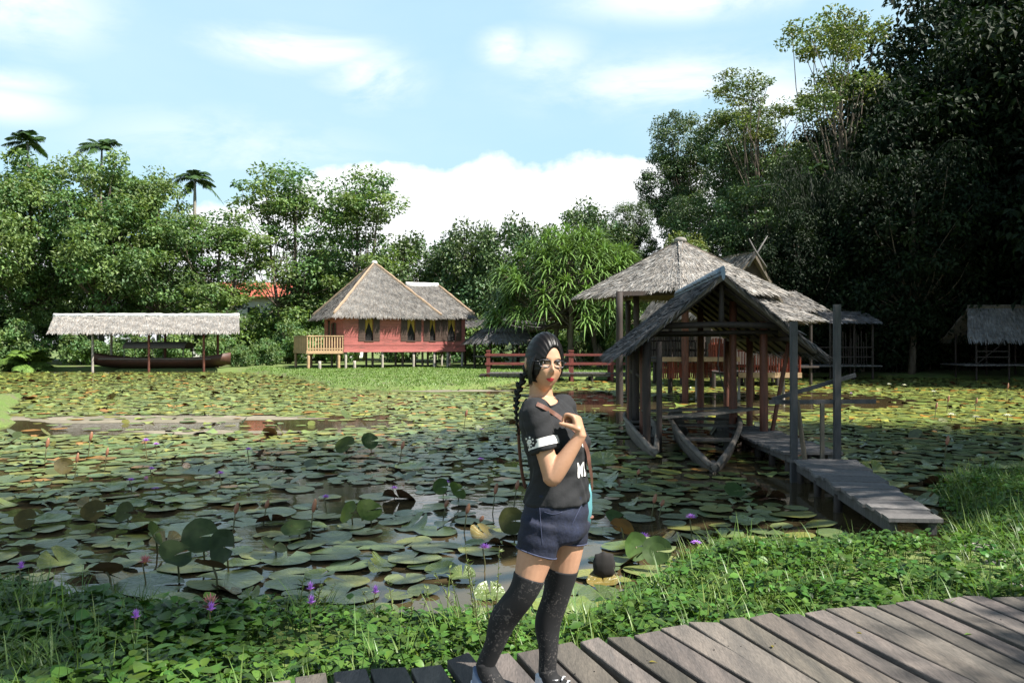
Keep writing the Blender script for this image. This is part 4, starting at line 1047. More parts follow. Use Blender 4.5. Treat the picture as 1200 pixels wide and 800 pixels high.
# platform and boats in the shed
def boats():
    o = empty('mooring_platform', (0, 0, 0), 0, 'low plank platform on dark piles inside the boat shed', 'platform')
    mb = MB(); x0, x1, y0, y1 = 3.98, 4.85, 11.75, 15.4
    for y in np.arange(y0, y1, .19): mb.box(((x0 + x1) / 2 + rng.uniform(-.03, .03), y, .30 + rng.uniform(-.008, .008)), (x1 - x0, .175, .04), tint=(rng.uniform(.7, 1.2),) * 3)
    for x in (x0 + .15, x1 - .15): mb.beam((x, y0, .22), (x, y1, .22), .08, .12)
    mb.build('decking', MAT['grey_wood'], o)
    for x in (x0 + .15, (x0 + x1) / 2, x1 - .15):
        for y in np.arange(y0 + .15, y1, .75): post(o, x, y, -.8, .18, .055, 'dark_wood', 'pile')
    def hull(name, label, p_bow, ang, Lb, wmax, h_bow, h_mid, tone, keel=-.14, side=None):
        b = empty(name, (*p_bow, 0), ang, label, 'boat', 'old boats moored in the boat shed')
        ring = []; k = 14
        for i in range(k):
            t = i / (k - 1); w_ = wmax * math.sin(min(1, t * 1.55 + .02) * math.pi / 2) ** .85 * (1 if t < .75 else 1 - (t - .75) * 1.5); w_ = max(w_, .025)
            z1 = h_bow + (h_mid - h_bow) * min(1, t * 2.2) ** .8; zb = keel * min(1, t * 6) ** .5 + (h_bow - .12) * max(0, 1 - t * 6); y = t * Lb
            th = .03
            ring.append([(-w_, y, z1), (-w_ * .86, y, zb * .3 + z1 * .35), (-w_ * .45, y, zb * .9), (0, y, zb), (w_ * .45, y, zb * .9), (w_ * .86, y, zb * .3 + z1 * .35), (w_, y, z1),
                         (w_ - th, y, z1), (w_ * .8 - th, y, zb * .3 + z1 * .36), (w_ * .4, y, zb * .8 + .02), (0, y, zb + .04), (-w_ * .4, y, zb * .8 + .02), (-w_ * .8 + th, y, zb * .3 + z1 * .36), (-w_ + th, y, z1)])
        mb = MB(); mb.loft(ring, (tone,) * 3); mb.build('hull', MAT['boat_wood'], b)
        mb = MB()
        for sg in (-1, 1): mb.tube([(sg * ring[i][6][0], ring[i][6][1], ring[i][6][2] + .015) for i in range(k)], np.linspace(.05, .035, k), 6, (tone * 1.5,) * 3)
        mb.tube([(0, -.10, h_bow + .02), (0, .25, h_bow + .03)], [.045, .06], 6, (tone * 1.5,) * 3)
        mb.build('gunwale', MAT['boat_wood'], b)
        for t in (.38, .6, .8):
            i = int(t * (k - 1)); w_ = ring[i][6][0]; mb = MB(); mb.box((0, ring[i][0][1], ring[i][0][2] - .08), (w_ * 2 - .04, .24, .035), tint=(tone * 1.2,) * 3); mb.build('thwart', MAT['boat_wood'], b)
        return b, ring
    hull('wooden_boat', 'weathered open boat with its sharp bow pointing out of the boat shed', (2.98, 11.75), R(-11), 5.4, .64, .08, .50, .5)
    hull('wooden_boat', 'narrow pale boat bow showing left of the boat shed corner post', (2.38, 13.3), R(-4), 4.6, .26, .10, .34, .8)
    # loose planks lying over the boat
    for i, (x, y, z, a, L_) in enumerate([(3.55, 14.6, .64, 20, 1.9), (3.75, 14.2, .69, 32, 1.7), (3.45, 15.2, .66, 12, 2.0)]):
        mb = MB(); mb.box((0, 0, 0), (L_, .2, .03), tint=(1.3 - .2 * i,) * 3); q = mb.build('loose_plank', MAT['boat_wood']); q.location = (x, y, z); q.rotation_euler = (R(2), R(-3 + i), R(a))
        tag(q, ['pale loose plank, uppermost of those lying across the old boat', 'grey loose plank lying askew across the middle of the old boat', 'dark loose plank lying across the stern of the old boat'][i], 'plank', 'loose planks across the boat')
boats()

# ================================================================== walkway with its tall posts
def walkway():
    o = empty('plank_walkway', (0, 0, 0), 0, 'narrow grey plank walkway from the grassy bank to the boat shed', 'walkway')
    mb = MB(); far = np.array((4.30, 11.05)); near = np.array((3.70, 7.35)); d = nrm(near - far); s = np.array((-d[1], d[0])); Lw = np.linalg.norm(near - far)
    ang = math.atan2(s[1], s[0]); rot = np.array([(math.cos(ang), -math.sin(ang), 0), (math.sin(ang), math.cos(ang), 0), (0, 0, 1)])
    y = 0
    while y < Lw:
        w_ = rng.uniform(.17, .25); c = far + d * (y + w_ / 2); a2 = rng.normal(0, .015); r2 = rot @ np.array([(1, 0, a2), (0, 1, 0), (-a2, 0, 1)])
        mb.box((c[0] + rng.uniform(-.02, .02), c[1], .30 + rng.uniform(-.006, .006)), (.86 - .40 * y / Lw + rng.uniform(-.04, .04), w_ - .012, .035), r2, tint=(rng.uniform(.8, 1.25),) * 3); y += w_
    for k in (-1, 1): mb.beam((*(far + s * k * .34), .22), (*(near + s * k * .17), .22), .07, .12, (.6,) * 3)
    mb.build('decking', MAT['grey_wood'], o)
    for t in (.05, .3, .55):
        for k in (-.36, .36): c = far + d * Lw * t + s * k * (.9 - .3 * t); post(o, c[0], c[1], -.8, .2, .05, 'dark_wood', 'pile')
    for x, y, z, lb in ((3.89, 11.0, 2.22, 0), (4.55, 11.15, 2.46, 1)):
        mb = MB(); mb.box((x, y, z / 2 - .35), (.088, .07, z + .7), tint=(.42, .44, .48)); mb.build('post', MAT['grey_wood'], o)
    mb = MB(); mb.beam((3.58, 11.08, 1.10), (5.12, 11.22, 1.10), .035, .06, (.5, .52, .57)); mb.build('rail', MAT['grey_wood'], o)
    mb = MB(); mb.beam((3.66, 11.2, 1.13), (4.85, 11.25, 1.47), .035, .055, (.45, .47, .52)); mb.build('rail', MAT['grey_wood'], o)
    mb = MB(); mb.beam((3.97, 11.1, 1.12), (4.10, 11.0, -.1), .06, .05, (1.2, .98, .7)); mb.build('prop', MAT['grey_wood'], o)
    mb = MB(); mb.beam((4.33, 11.12, 1.08), (4.33, 11.12, -.2), .05, .05, (.95, .85, .65)); mb.build('prop', MAT['grey_wood'], o)
walkway()

# ================================================================== boardwalk
def boardwalk():
    o = empty('boardwalk', (0, 0, 0), 0, 'weathered grey plank boardwalk under the woman', 'boardwalk')
    xe = [600 - 330, 345, 380, 412, 450, 488, 528, 563, 603, 641, 680, 713, 732, 753, 793, 825, 865, 900, 933, 966, 1000, 1030, 1052, 1071, 1094, 1124, 1155, 1190, 1225, 1262]
    edge = np.array([(-3.2, 3.0), (-2.2, 3.2), (-1.0, 3.62), (-.33, 3.83), (.4, 4.10), (1.03, 4.35), (2.0, 4.62), (3.0, 4.83), (4.4, 5.0)])
    cum_ = np.concatenate([[0], np.cumsum(np.linalg.norm(np.diff(edge, axis=0), axis=1))])
    def E(s): return np.array([np.interp(s, cum_, edge[:, 0]), np.interp(s, cum_, edge[:, 1])])
    mb = MB(); s = 0.; i = 0
    while s < cum_[-1] - .1:
        w_ = rng.choice([.122, .138, .148, .162]) * rng.uniform(.95, 1.05); gap = rng.uniform(.018, .036)
        p = E(s + w_ / 2); t = nrm(E(s + w_) - E(s)); n = np.array((t[1], -t[0])); n = nrm(n + t * rng.normal(0, .012))
        p = p + n * rng.uniform(-.02, .05); L_ = 3.3; k = 10
        rings = []
        warp_ = rng.normal(0, .006); sk = rng.normal(0, .012)
        for j in range(k + 1):
            u = j / k; c = p + n * L_ * u; a = c - t * w_ / 2 + rng.normal(0, .0018, 2); b_ = c + t * w_ / 2 + rng.normal(0, .0018, 2)
            if j == 0: a = a - n * sk; b_ = b_ + n * sk
            z = .40 + rng.normal(0, .0015) + warp_ * math.sin(u * 3); bv = .004
            rings.append([(*a, z - .045), (*b_, z - .045), (*b_, z - bv), (*(b_ - t * bv), z), (*(a + t * bv), z), (*a, z - bv)])
        v = rng.uniform(.58, 1.28); mb.loft(rings, (v, v * rng.uniform(.97, 1.02), v * rng.uniform(.94, 1.04)), 0)
        mb.S[-1][:] = False
        s += w_ + gap; i += 1
    for s_ in np.arange(.1, cum_[-1] - .1, .095):      # nail heads over the joists
        p = E(s_); t = nrm(E(s_ + .05) - E(s_)); n = np.array((t[1], -t[0]))
        for dd in (.36, 1.5):
            q = p + n * (dd + rng.normal(0, .012)); mb.ball((q[0], q[1], .400), (.0045, .0045, .002), 7, 4, m=1)
    mb.build('decking', [MAT['deck_wood'], MAT['dark_void']], o)
    mb = MB()
    for dd in (.35, 1.5, 2.8):
        pts = [E(s_) for s_ in np.linspace(.05, cum_[-1] - .05, 12)]
        for a, b_ in zip(pts[:-1], pts[1:]):
            t = nrm(b_ - a); n = np.array((t[1], -t[0])); mb.beam((*(a + n * dd), .30), (*(b_ + n * dd), .30), .07, .10)
    mb.build('joist', MAT['dark_wood'], o)
def deck_material():
    m = material('deck_wood', (.135, .115, .098), (.072, .064, .057), rough=.82, scale=2.2, bump=.25, bscale=16., tint=True, fine=(28., .28), dirt=((.085, .08, .075), 5., .60))
    # grain runs along the boards (about +Y)
    mp = [n for n in m.node_tree.nodes if n.type == 'MAPPING'][0]; mp.inputs['Scale'].default_value = (6., .8, 6.); mp.inputs['Rotation'].default_value = (0, 0, R(14))
    return m
MAT['deck_wood'] = deck_material()
boardwalk()
# ================================================================== lily pads
def pad_material():
    m = material('lily_pad', (.150, .185, .055), (.105, .145, .045), rough=.36, coat=.12, scale=1.1, tint=True, fine=(14., .14), back=(.10, .045, .025), spec=.6, dirt=((.12, .085, .04), 2.6, .64))
    return m
MAT['lily_pad'] = pad_material()
def near_pad_material():      # the same leaf with its pale ribs running out from the notch
    m = pad_material(); m.name = 'near_pad'; nt = m.node_tree; N = nt.nodes; L = nt.links; b = N['Principled BSDF']
    tc = [n for n in N if n.type == 'TEX_COORD'][0]; sp = N.new('ShaderNodeSeparateXYZ'); L.new(tc.outputs['Object'], sp.inputs[0])
    def mt(op, a, b_=None, cl=False):
        n = N.new('ShaderNodeMath'); n.operation = op; n.use_clamp = cl
        for i, v in enumerate((a, b_)):
            if v is None: continue
            if isinstance(v, (int, float)): n.inputs[i].default_value = v
            else: L.new(v, n.inputs[i])
        return n.outputs[0]
    rib = mt('POWER', mt('ABSOLUTE', mt('COSINE', mt('MULTIPLY', mt('ARCTAN2', sp.outputs[1], sp.outputs[0]), 8.))), 60.)
    x = N.new('ShaderNodeMix'); x.data_type = 'RGBA'; L.new(mt('MULTIPLY', rib, .45), x.inputs[0]); src = b.inputs['Base Color'].links[0].from_socket
    L.new(src, x.inputs[6]); x.inputs[7].default_value = (.20, .23, .10, 1); L.new(x.outputs[2], b.inputs['Base Color'])
    bp = N.new('ShaderNodeBump'); bp.inputs['Strength'].default_value = .5; bp.inputs['Distance'].default_value = .03; nz = N.new('ShaderNodeTexNoise'); nz.inputs['Scale'].default_value = 3.5; L.new(tc.outputs['Object'], nz.inputs['Vector'])
    L.new(mt('ADD', nz.outputs['Fac'], mt('MULTIPLY', rib, -.3)), bp.inputs['Height']); L.new(bp.outputs[0], b.inputs['Normal']); return m
MAT['near_pad'] = near_pad_material()
M('standing_pad', (.085, .125, .038), (.05, .08, .028), rough=.62, scale=3., tint=True, back=(.085, .05, .03), spec=.25, fine=(18., .2), trans=.15)
M('pond_film', (.24, .205, .15), (.12, .11, .07), rough=.8, scale=1.4, stretch=(.35, 1., 1.), fine=(12., .35))
for i_, (cx_, cy_, rx_, ry_, lb_) in enumerate([(-9.4, 20.2, 4.2, 1.0, 'long beige film floating on the open water at the left'), (-6.2, 17.2, 2.2, .35, 'small beige film on the open water nearer the shade'), (-2.4, 32.2, 2.0, .8, 'brown sheet standing for a reddish reflection on the water before the lawn')]):  # the last sheet stands for a reflection, put in as colour
    fa = np.linspace(0, 6.283, 60, endpoint=False); fr_ = 1 + .16 * np.sin(fa * 3 + i_) + .10 * np.sin(fa * 7 + 2) + .06 * np.sin(fa * 13)
    fm = MB(); fm.add(np.concatenate([[(cx_, cy_, .004)], np.stack([cx_ + np.cos(fa) * rx_ * fr_, cy_ + np.sin(fa) * ry_ * fr_, np.full(60, .004)], 1)]), [(0, 1 + k_, 1 + (k_ + 1) % 60) for k_ in range(60)])
    tag(fm.build('floating_film', MAT['pond_film']), lb_, 'pond film', None, 'stuff')
def pad_geo(r, n=16, wave=.012, cup=0., notch=.22, ruff=0.):
    """one round pad with its notch; unit radius"""
    a = np.linspace(notch / 2, 2 * math.pi - notch / 2, n)
    ph = r.uniform(0, 6.28, 3); rim = 1 + .03 * np.sin(3 * a + ph[0]) + .02 * np.sin(7 * a + ph[1])
    z = wave * np.sin(2 * a + ph[2]) + wave * .7 * np.sin(5 * a + ph[0]) + cup + ruff * np.abs(np.sin(4 * a + ph[1])) * .3
    i = np.stack([np.cos(a) * .55, np.sin(a) * .55, z * .25 + cup * .1], 1)
    o = np.stack([np.cos(a) * rim, np.sin(a) * rim, z], 1)
    V = np.concatenate([[(0, 0, -.005)], i, o])
    F = [(0, 1 + k, 2 + k) for k in range(n - 1)]
    Q = [(1 + k, 1 + n + k, 2 + n + k, 2 + k) for k in range(n - 1)]
    return V, F, Q
OPEN = [(-8.2, 18.9, 6.0, 2.6, .03), (-2.6, 32.0, 3.6, 2.4, .03), (-4.1, 20.3, 1.3, .9, .12), (2.6, 26, 1.5, 7, .06), (9.6, 27.5, 4.2, 4.6, .05), (5.6, 24.5, 3.6, 5.0, .05), (-3.2, 13.4, 1.5, .9, .35), (1.6, 15., 1.0, 3.2, .45),
        (-1.3, 8.6, 1.8, .9, .35), (.1, 7.1, 1.0, .9, .3), (-3.2, 8.2, 1.1, .6, .35), (-2.0, 10.8, 1.5, .6, .35), (-.6, 12.6, 1.6, .7, .4), (-1.9, 7.1, .7, .4, .4), (.8, 9.4, .9, .9, .4)]
def pad_ok(x, y, r):
    p = .93 - .26 * (1 - smooth(8.5, 13., y)) - .22 * (1 - smooth(10, 14, y)) * (abs(x + .6) < 2.6)
    if y < 14:      # the near pads lie in drifts with open water between
        q = math.sin(1.5 * x + 1.4 * math.sin(1.05 * y + .6)) * math.cos(1.35 * y - .7 * x) + .35 * math.sin(3.7 * x - 2.1 * y)
        k_ = 1 - smooth(10.5, 14, y); c_ = max(math.exp(-((x + 1.3) / 2.4) ** 2 - ((y - 9.0) / 2.6) ** 2), math.exp(-((x + 3.6) / 1.3) ** 2 - ((y - 8.6) / 1.0) ** 2), .8 * math.exp(-((x + .9) / 1.2) ** 2 - ((y - 6.3) / .9) ** 2))
        if q < -.22 + .62 * c_: p *= 1 - .88 * float(k_)
    for cx, cy, rx, ry, v in OPEN:
        q = ((x - cx) / rx) ** 2 + ((y - cy) / ry) ** 2
        if q < 1: p = min(p, v + max(0, q - .7) * 1.5)
    if 2.0 < x < 5.6 and 11.4 < y < 20.5: p *= .12
    if 3.3 < x < 4.9 and 6.5 < y < 11.5: p = 0
    return r.random() < p
def scatter_pads():
    r = np.random.default_rng(77); out = []; cell = {}
    tries = 0
    target = 22000
    while len(out) < target and tries < 560000:
        tries += 1
        u = r.random(); y = 5.15 * (52 / 5.15) ** (u ** .62); x = r.uniform(-.86, .80) * y + r.uniform(-2, 2)
        if x > 30 or x < -46: continue
        rad = np.clip(r.lognormal(-1.75, .30), .09, .29) * (1.0 if y < 9 else .85 if y < 20 else .95)
        if not pad_ok(x, y, r): continue
        ov = .76 - .27 * smooth(9., 18., y)
        key = (int(x / .8), int(y / .8)); bad = False
        for i in (-1, 0, 1):
            for j in (-1, 0, 1):
                for (a, b_, c) in cell.get((key[0] + i, key[1] + j), ()):
                    if (a - x) ** 2 + (b_ - y) ** 2 < ((c + rad) * ov) ** 2: bad = True; break
                if bad: break
            if bad: break
        if bad: continue
        cell.setdefault(key, []).append((x, y, rad)); out.append((x, y, rad))
    P = np.array(out)
    sd_ = shore_dist(P[:, 0], P[:, 1])
    return P[sd_ < -.12]
PADS = scatter_pads()
print('pads', len(PADS))
r = np.random.default_rng(78)
def pad_tint(x, y):
    q = r.random(); s = r.uniform(.75, 1.2)
    if q < .05: return np.array((1.9, .75, .55)) * s          # brown and rusty
    if q < .14: return np.array((1.45, 1.15, .8)) * s          # yellowing
    if q < .20: return np.array((.45, .5, .5)) * s
    return np.array((1., 1., 1.)) * s * np.array((r.uniform(.85, 1.15), 1, r.uniform(.8, 1.2)))
vis = (np.abs(PADS[:, 0]) / PADS[:, 1] < .66)
size = np.where(vis, PADS[:, 2] / PADS[:, 1] / np.sqrt(PADS[:, 1]), 0)
order = np.argsort(-size)
near, far = order[:290], order[290:]
# the far carpet, one mesh
mb = MB()
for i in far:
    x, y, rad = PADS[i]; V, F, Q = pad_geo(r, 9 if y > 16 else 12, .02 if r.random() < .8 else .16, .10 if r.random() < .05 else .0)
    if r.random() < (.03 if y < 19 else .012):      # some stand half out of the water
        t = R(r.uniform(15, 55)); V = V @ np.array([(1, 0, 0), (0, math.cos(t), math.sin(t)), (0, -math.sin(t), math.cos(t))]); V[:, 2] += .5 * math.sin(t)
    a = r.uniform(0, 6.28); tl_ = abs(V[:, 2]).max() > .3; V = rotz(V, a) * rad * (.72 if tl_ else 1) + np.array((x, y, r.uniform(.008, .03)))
    tn = pad_tint(x, y) * (1 + smooth(13., 20., y) * np.array((.38, .30, .02))); tn = tn * (.55 if tl_ else 1); mb.add(V, F, tn); mb.add(V, Q, tn)  # sunlit look painted into the far pads; tilted ones darkened against glare
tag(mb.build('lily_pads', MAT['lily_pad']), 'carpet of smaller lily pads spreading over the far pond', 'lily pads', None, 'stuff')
# near pads, each its own thing; a few shapes shared between them
flat_m, lift_m, curl_m = [], [], []
for k in range(9):
    mb = MB(); V, F, Q = pad_geo(r, 22, .018, 0, .2 + .1 * (k % 3)); t = pad_tint(0, 0) if k > 1 else np.array((1.4, 1.15, .8)); mb.add(V, F, t); mb.add(V, Q, t); flat_m.append(mb.mesh('lily_pad', MAT['near_pad']))
for k in range(3):
    mb = MB(); V, F, Q = pad_geo(r, 22, .06, .14, .25, .25); t = np.array((1.1, 1.1, .9)); mb.add(V, F, t); mb.add(V, Q, t); lift_m.append(mb.mesh('lily_pad', MAT['near_pad']))
for k in range(3):
    mb = MB(); V, F, Q = pad_geo(r, 22, .05, .0, .25)
    V[:, 2] += .55 * np.maximum(0, V[:, 0] + .1) ** 1.6; V[:, 0] *= .85; t = np.array(((1.3, .75, .6), (1.2, 1.1, .7), (.7, .75, .7))[k]); mb.add(V, F, t); mb.add(V, Q, t); curl_m.append(mb.mesh('lily_pad', MAT['near_pad']))
for i in near:
    x, y, rad = PADS[i]; q = r.random()
    if q < .76: me = flat_m[r.integers(9)]; lb, gp = 'round green lily pad lying flat on the near water', 'flat lily pads on the near water'
    elif q < .90: me = lift_m[r.integers(3)]; lb, gp = 'lily pad with an upturned rim on the near water', 'lily pads with upturned rims'
    else: me = curl_m[r.integers(3)]; lb, gp = 'lily pad with one side curled up out of the near water', 'curled lily pads'
    o = bpy.data.objects.new('lily_pad', me); COL.objects.link(o)
    o.location = (x, y, r.uniform(.01, .035)); o.rotation_euler = (r.normal(0, .05), r.normal(0, .05), r.uniform(0, 6.28)); o.scale = (rad, rad, rad)
    tag(o, lb, 'lily pad', gp)

# ================================================================== flowers and buds
def flower_proto(name, petal, hgt, tone=(1, 1, 1)):
    o = empty(name, (0, 0, 0))
    mb = MB(); t = np.linspace(0, 1, 6)[:, None]; mb.tube(np.array((0, 0, -.1)) + np.array((.03, .0, hgt + .1)) * t + np.array((.02, .01, 0)) * np.sin(t * 4), .006, 6); mb.build('stem', MAT['stem'], o)
    mb = MB(); c = np.array((.03, 0, hgt))
    for ring, (n, e, L_) in enumerate(((8, .35, .065), (8, .75, .06), (6, 1.15, .05))):
        a = np.arange(n) / n * 6.283 + ring * .4; D = np.stack([np.cos(a) * math.cos(e), np.sin(a) * math.cos(e), np.full(n, math.sin(e))], 1)
        Nn = nrm(UP - D * .5); mb.leaves(np.repeat(c[None], n, 0), D, Nn, L_, .022, np.full((n, 3), 1.) * np.asarray(tone) * rng.uniform(.85, 1.15, (n, 1)), fold=.12)
    mb.build('petals', MAT[petal], o)
    mb = MB(); mb.ball(c + (0, 0, .012), (.012, .012, .014), 8, 5); mb.build('flower_centre', MAT['stamen'], o)
    return o
def bud_proto(name, mat, hgt):
    o = empty(name, (0, 0, 0))
    mb = MB(); t = np.linspace(0, 1, 5)[:, None]; mb.tube(np.array((0, 0, -.1)) + np.array((.04, .0, hgt + .1)) * t, .0065, 6); mb.build('stem', MAT['stem'], o)
    mb = MB(); u = np.linspace(0, 1, 8); mb.tube(np.array((.04, 0, hgt - .01)) + np.array((.025, 0, .10)) * u[:, None], .021 * np.sin(np.clip(u * 2.6 + .35, 0, 3.05)) ** .8 + .002, 8); mb.build('bud', MAT[mat], o)
    return o
def pond_at(px, py, z=0.):
    d = (H - z) * 933 / (py - 402); return ((px - 600) / 933 * d, d)
fl = flower_proto('water_lily', 'petal_purple', .20)
flowers = [(568, 642, .20, 'purple water lily standing left of the woman\'s bare thigh'), (810, 607, .22, 'violet-pink water lily highest of three right of the woman'), (754, 629, .2, 'violet-pink water lily left of the other two, right of the woman'), (816, 636, .12, 'low violet water lily at the edge of the sunlit leaves right of the woman'),
           (382, 583, .18, 'pink-purple water lily in front of the shaded open water, beside two brown buds'), (462, 572, .14, 'purple water lily over a clump of leaves in the shaded middle pond'), (523, 565, .14, 'purple water lily over a lit folded leaf left of the woman'),
           (154, 563, .18, 'left one of the purple water lilies over the dark pads on the left'), (178, 550, .2, 'purple water lily at the edge of the shade on the left'), (171, 517, .28, 'taller purple water lily in the sunlit pads on the left'), (183, 521, .2, 'shorter purple water lily beside the taller one in the sunlit pads'),
           (259, 555, .18, 'purple water lily on the dark water left of the middle'), (291, 527, .22, 'purple water lily by the clump of lit leaves'), (183, 572, .08, 'low purple water lily between dark pads on the left'), (563, 538, .12, 'violet water lily deep in the shade near the woman\'s braid'),
           (564, 503, .10, 'violet water lily at the edge of the sunlight near the woman\'s braid'), (1013, 588, .08, 'violet water lily in the deep shade right of the plank walkway'), (997, 461, .2, 'small violet water lily on the brown water behind the tall posts')]
for i, (px, py, h, lb) in enumerate(flowers):
    x, y = pond_at(px, py, h); o = fl if i == 0 else copy_tree(fl); o.location = (x - .03, y, 0); k = h / .20; s = 1.0 if y < 12 else 1.15
    o.scale = (s, s, k); o.rotation_euler = (0, 0, 0); tag(o, lb, 'water lily', 'purple water lilies')
bd = bud_proto('lily_bud', 'bud', .20)
buds = [(276, 600, .22, 'left one of two upright brown buds before the pink-purple lily'), (367, 598, .26, 'right one of two upright brown buds before the pink-purple lily'), (547, 600, .2, 'brown bud on a leaning stalk left of the woman\'s hip'), (522, 593, .16, 'short brown bud left of the leaning one'), (563, 610, .12, 'low reddish bud nearest the woman\'s hip'),
        (605, 572, .22, 'dark bud right behind the woman\'s elbow'), (580, 577, .24, 'tall dark bud left of the woman\'s shirt hem'), (312, 594, .18, 'brown bud standing by the folded bright leaf'), (54, 523, .3, 'tall pale bud on the far left pads'), (105, 515, .3, 'pale bud in the lit pads left of the purple lilies'),
        (125, 533, .25, 'pale bud between the purple lilies and the left edge'), (90, 540, .26, 'brown bud in a clump of rusty leaves on the left'), (766, 588, .2, 'reddish bud on the dark water right of the woman'), (775, 592, .15, 'low reddish bud beside the taller one right of the woman'), (747, 555, .15, 'thin reddish bud on the dark water before the boat shed'),
        (1096, 478, .3, 'reddish bud in the sunlit pads near the white flowers'), (1110, 470, .35, 'tall reddish bud in the sunlit pads below the small grey hut'), (1143, 472, .3, 'short reddish bud in the sunlit pads near the right edge'), (1180, 455, .4, 'reddish bud by the far right shore'), (1108, 520, .3, 'dark red bud in the shade on the right pond'), (545, 487, .3, 'pale bud in the lit pads beyond the shade edge'), (470, 525, .25, 'thin bud among folded leaves in the middle pond')]
for i, (px, py, h, lb) in enumerate(buds):
    x, y = pond_at(px, py, h); o = bd if i == 0 else copy_tree(bd); o.location = (x - .04, y, 0); s = 1. if y < 12 else 1.3; o.scale = (s, s, h / .2); o.rotation_euler = (0, 0, 0); tag(o, lb, 'bud', 'lily buds')
wf = flower_proto('white_lily', 'petal_white', .12)
for i, (px, py, lb) in enumerate([(1040, 452, 'white water lily at the far right shore, left of a pair'), (1058, 453, 'white water lily at the far right shore, right of a pair'), (1092, 461, 'white water lily in the sunlit right pads by a dark gap'), (1112, 489, 'white water lily nearest on the sunlit right pads'), (1141, 492, 'white water lily right of the nearest one on the sunlit pads'), (1178, 490, 'white water lily at the right edge of the sunlit pads')]):
    x, y = pond_at(px, py, .1); o = wf if i == 0 else copy_tree(wf); o.location = (x, y, 0); o.scale = (1.9, 1.9, 1.3); tag(o, lb, 'water lily', 'white water lilies')
pk = flower_proto('pink_lily', 'petal_pink', .12)
for i, (px, py, h, lb) in enumerate([(166, 660, .2, 'red-pink lily at the bank on the left, among dark leaves'), (338, 618, .1, 'pink lily behind a bright cupped leaf'), (241, 715, .3, 'dark pink lily low at the left bank beside a purple one')]):
    x, y = pond_at(px, py, h); o = pk if i == 0 else copy_tree(pk); o.location = (x, y, 0); o.scale = (1, 1, h / .12); tag(o, lb, 'water lily', 'pink water lilies')

# ================================================================== leaves standing out of the water
def standing_leaf(i, px, py, rad, tilt, az_, h, lb, tone, gp):
    x, y = pond_at(px, py, h); o = empty('standing_leaf', (x, y, 0), 0, lb, 'leaf', gp)
    V, F, Q = pad_geo(r, 22, .05, .16, .25, .15); V = V * rad * .62; tone = np.asarray(tone) * .6
    t = R(tilt); V = V @ np.array([(1, 0, 0), (0, math.cos(t), math.sin(t)), (0, -math.sin(t), math.cos(t))]); V = rotz(V, R(az_)) + np.array((0, 0, h))
    mb = MB(); mb.add(V, F, tone); mb.add(V, Q, tone); mb.build('blade', MAT['standing_pad'], o)
    mb = MB(); mb.tube([(.05, .03, -.3), (.02, .02, h * .6), (0, 0, h)], .008, 6); mb.build('stalk', MAT['stem'], o)
G1 = 'big leaves standing at the left bank'
for i, a in enumerate([(235, 628, .25, 62, 20, .24, 'biggest dark leaf standing steeply by the left bank', (.75, .85, .9), G1), (263, 640, .24, 75, -30, .24, 'dark leaf standing on edge right of the biggest one', (.6, .7, .75), G1), (205, 650, .22, 40, 60, .22, 'dark leaf leaning left of the biggest one', (.8, .9, .8), G1), (250, 664, .24, 25, 160, .20, 'broad dark leaf lying low below the biggest one', (.7, .85, .75), G1),
        (180, 626, .2, 65, 100, .18, 'green leaf on edge left of the dark leaves', (.95, 1.05, .8), G1), (125, 669, .2, 35, 200, .14, 'glossy leaf catching the light at the left bank', (1.1, 1.2, 1.1), G1), (110, 599, .2, 50, 10, .14, 'rust-brown leaf with a turned edge on the left pond', (1.6, .85, .6), G1), (147, 600, .18, 60, -20, .16, 'dark olive leaf beside the rust-brown one', (1.0, .85, .6), G1), (31, 608, .17, 60, 10, .12, 'brown curled leaf near the left edge', (1.7, .9, .7), G1),
        (75, 546, .20, 60, 30, .2, 'rusty leaf standing in the lit pads on the far left', (1.5, .8, .6), G1)]): standing_leaf(i, *a)
G2 = 'leaves standing in the middle pond'
for i, a in enumerate([(432, 598, .22, 45, 30, .16, 'bright cupped leaf on the shaded middle water', (1.5, 1.6, .8), G2), (410, 600, .2, 60, -50, .16, 'yellow-green leaf beside the bright cupped one', (1.9, 1.8, .7), G2), (535, 575, .2, 50, 60, .15, 'lit folded leaf below a purple lily left of the woman', (1.5, 1.6, .7), G2), (517, 570, .17, 70, -20, .14, 'green leaf standing beside the lit folded one', (1.0, 1.2, .7), G2),
        (348, 620, .24, 18, 0, .10, 'glossy green leaf in front of the two brown buds', (1.2, 1.25, 1.0), G2), (320, 640, .2, 30, 90, .12, 'dark crumpled leaf left of the glossy green one', (.6, .6, .5), G2), (433, 517, .25, 60, 30, .2, 'dark leaf standing up at the far edge of the shade', (.7, .9, .7), G2), (405, 522, .3, 45, -30, .16, 'olive leaf standing left of the dark one at the edge of the shade', (1.2, 1.1, .7), G2),
        (600, 610, .22, 70, 0, .16, 'brown upright leaf just behind the woman\'s hip', (1.1, .8, .6), G2), (728, 618, .19, 50, 150, .16, 'green leaf with a pale turned edge right of the woman', (1.0, 1.25, .9), G2), (745, 640, .2, 75, 20, .16, 'leaf folded upright before the sunlit bank right of the woman', (1.0, 1.3, .8), G2), (770, 645, .2, 60, -20, .2, 'dark leaf leaning right of the folded upright one', (.8, 1.0, .7), G2),
        (722, 608, .2, 30, 40, .1, 'low green leaf beside the woman\'s blue bag', (.9, 1.1, .8), G2), (860, 575, .2, 35, 10, .14, 'dark green leaf before the old boat\'s bow', (.8, 1., .7), G2)]): standing_leaf(i, *a)
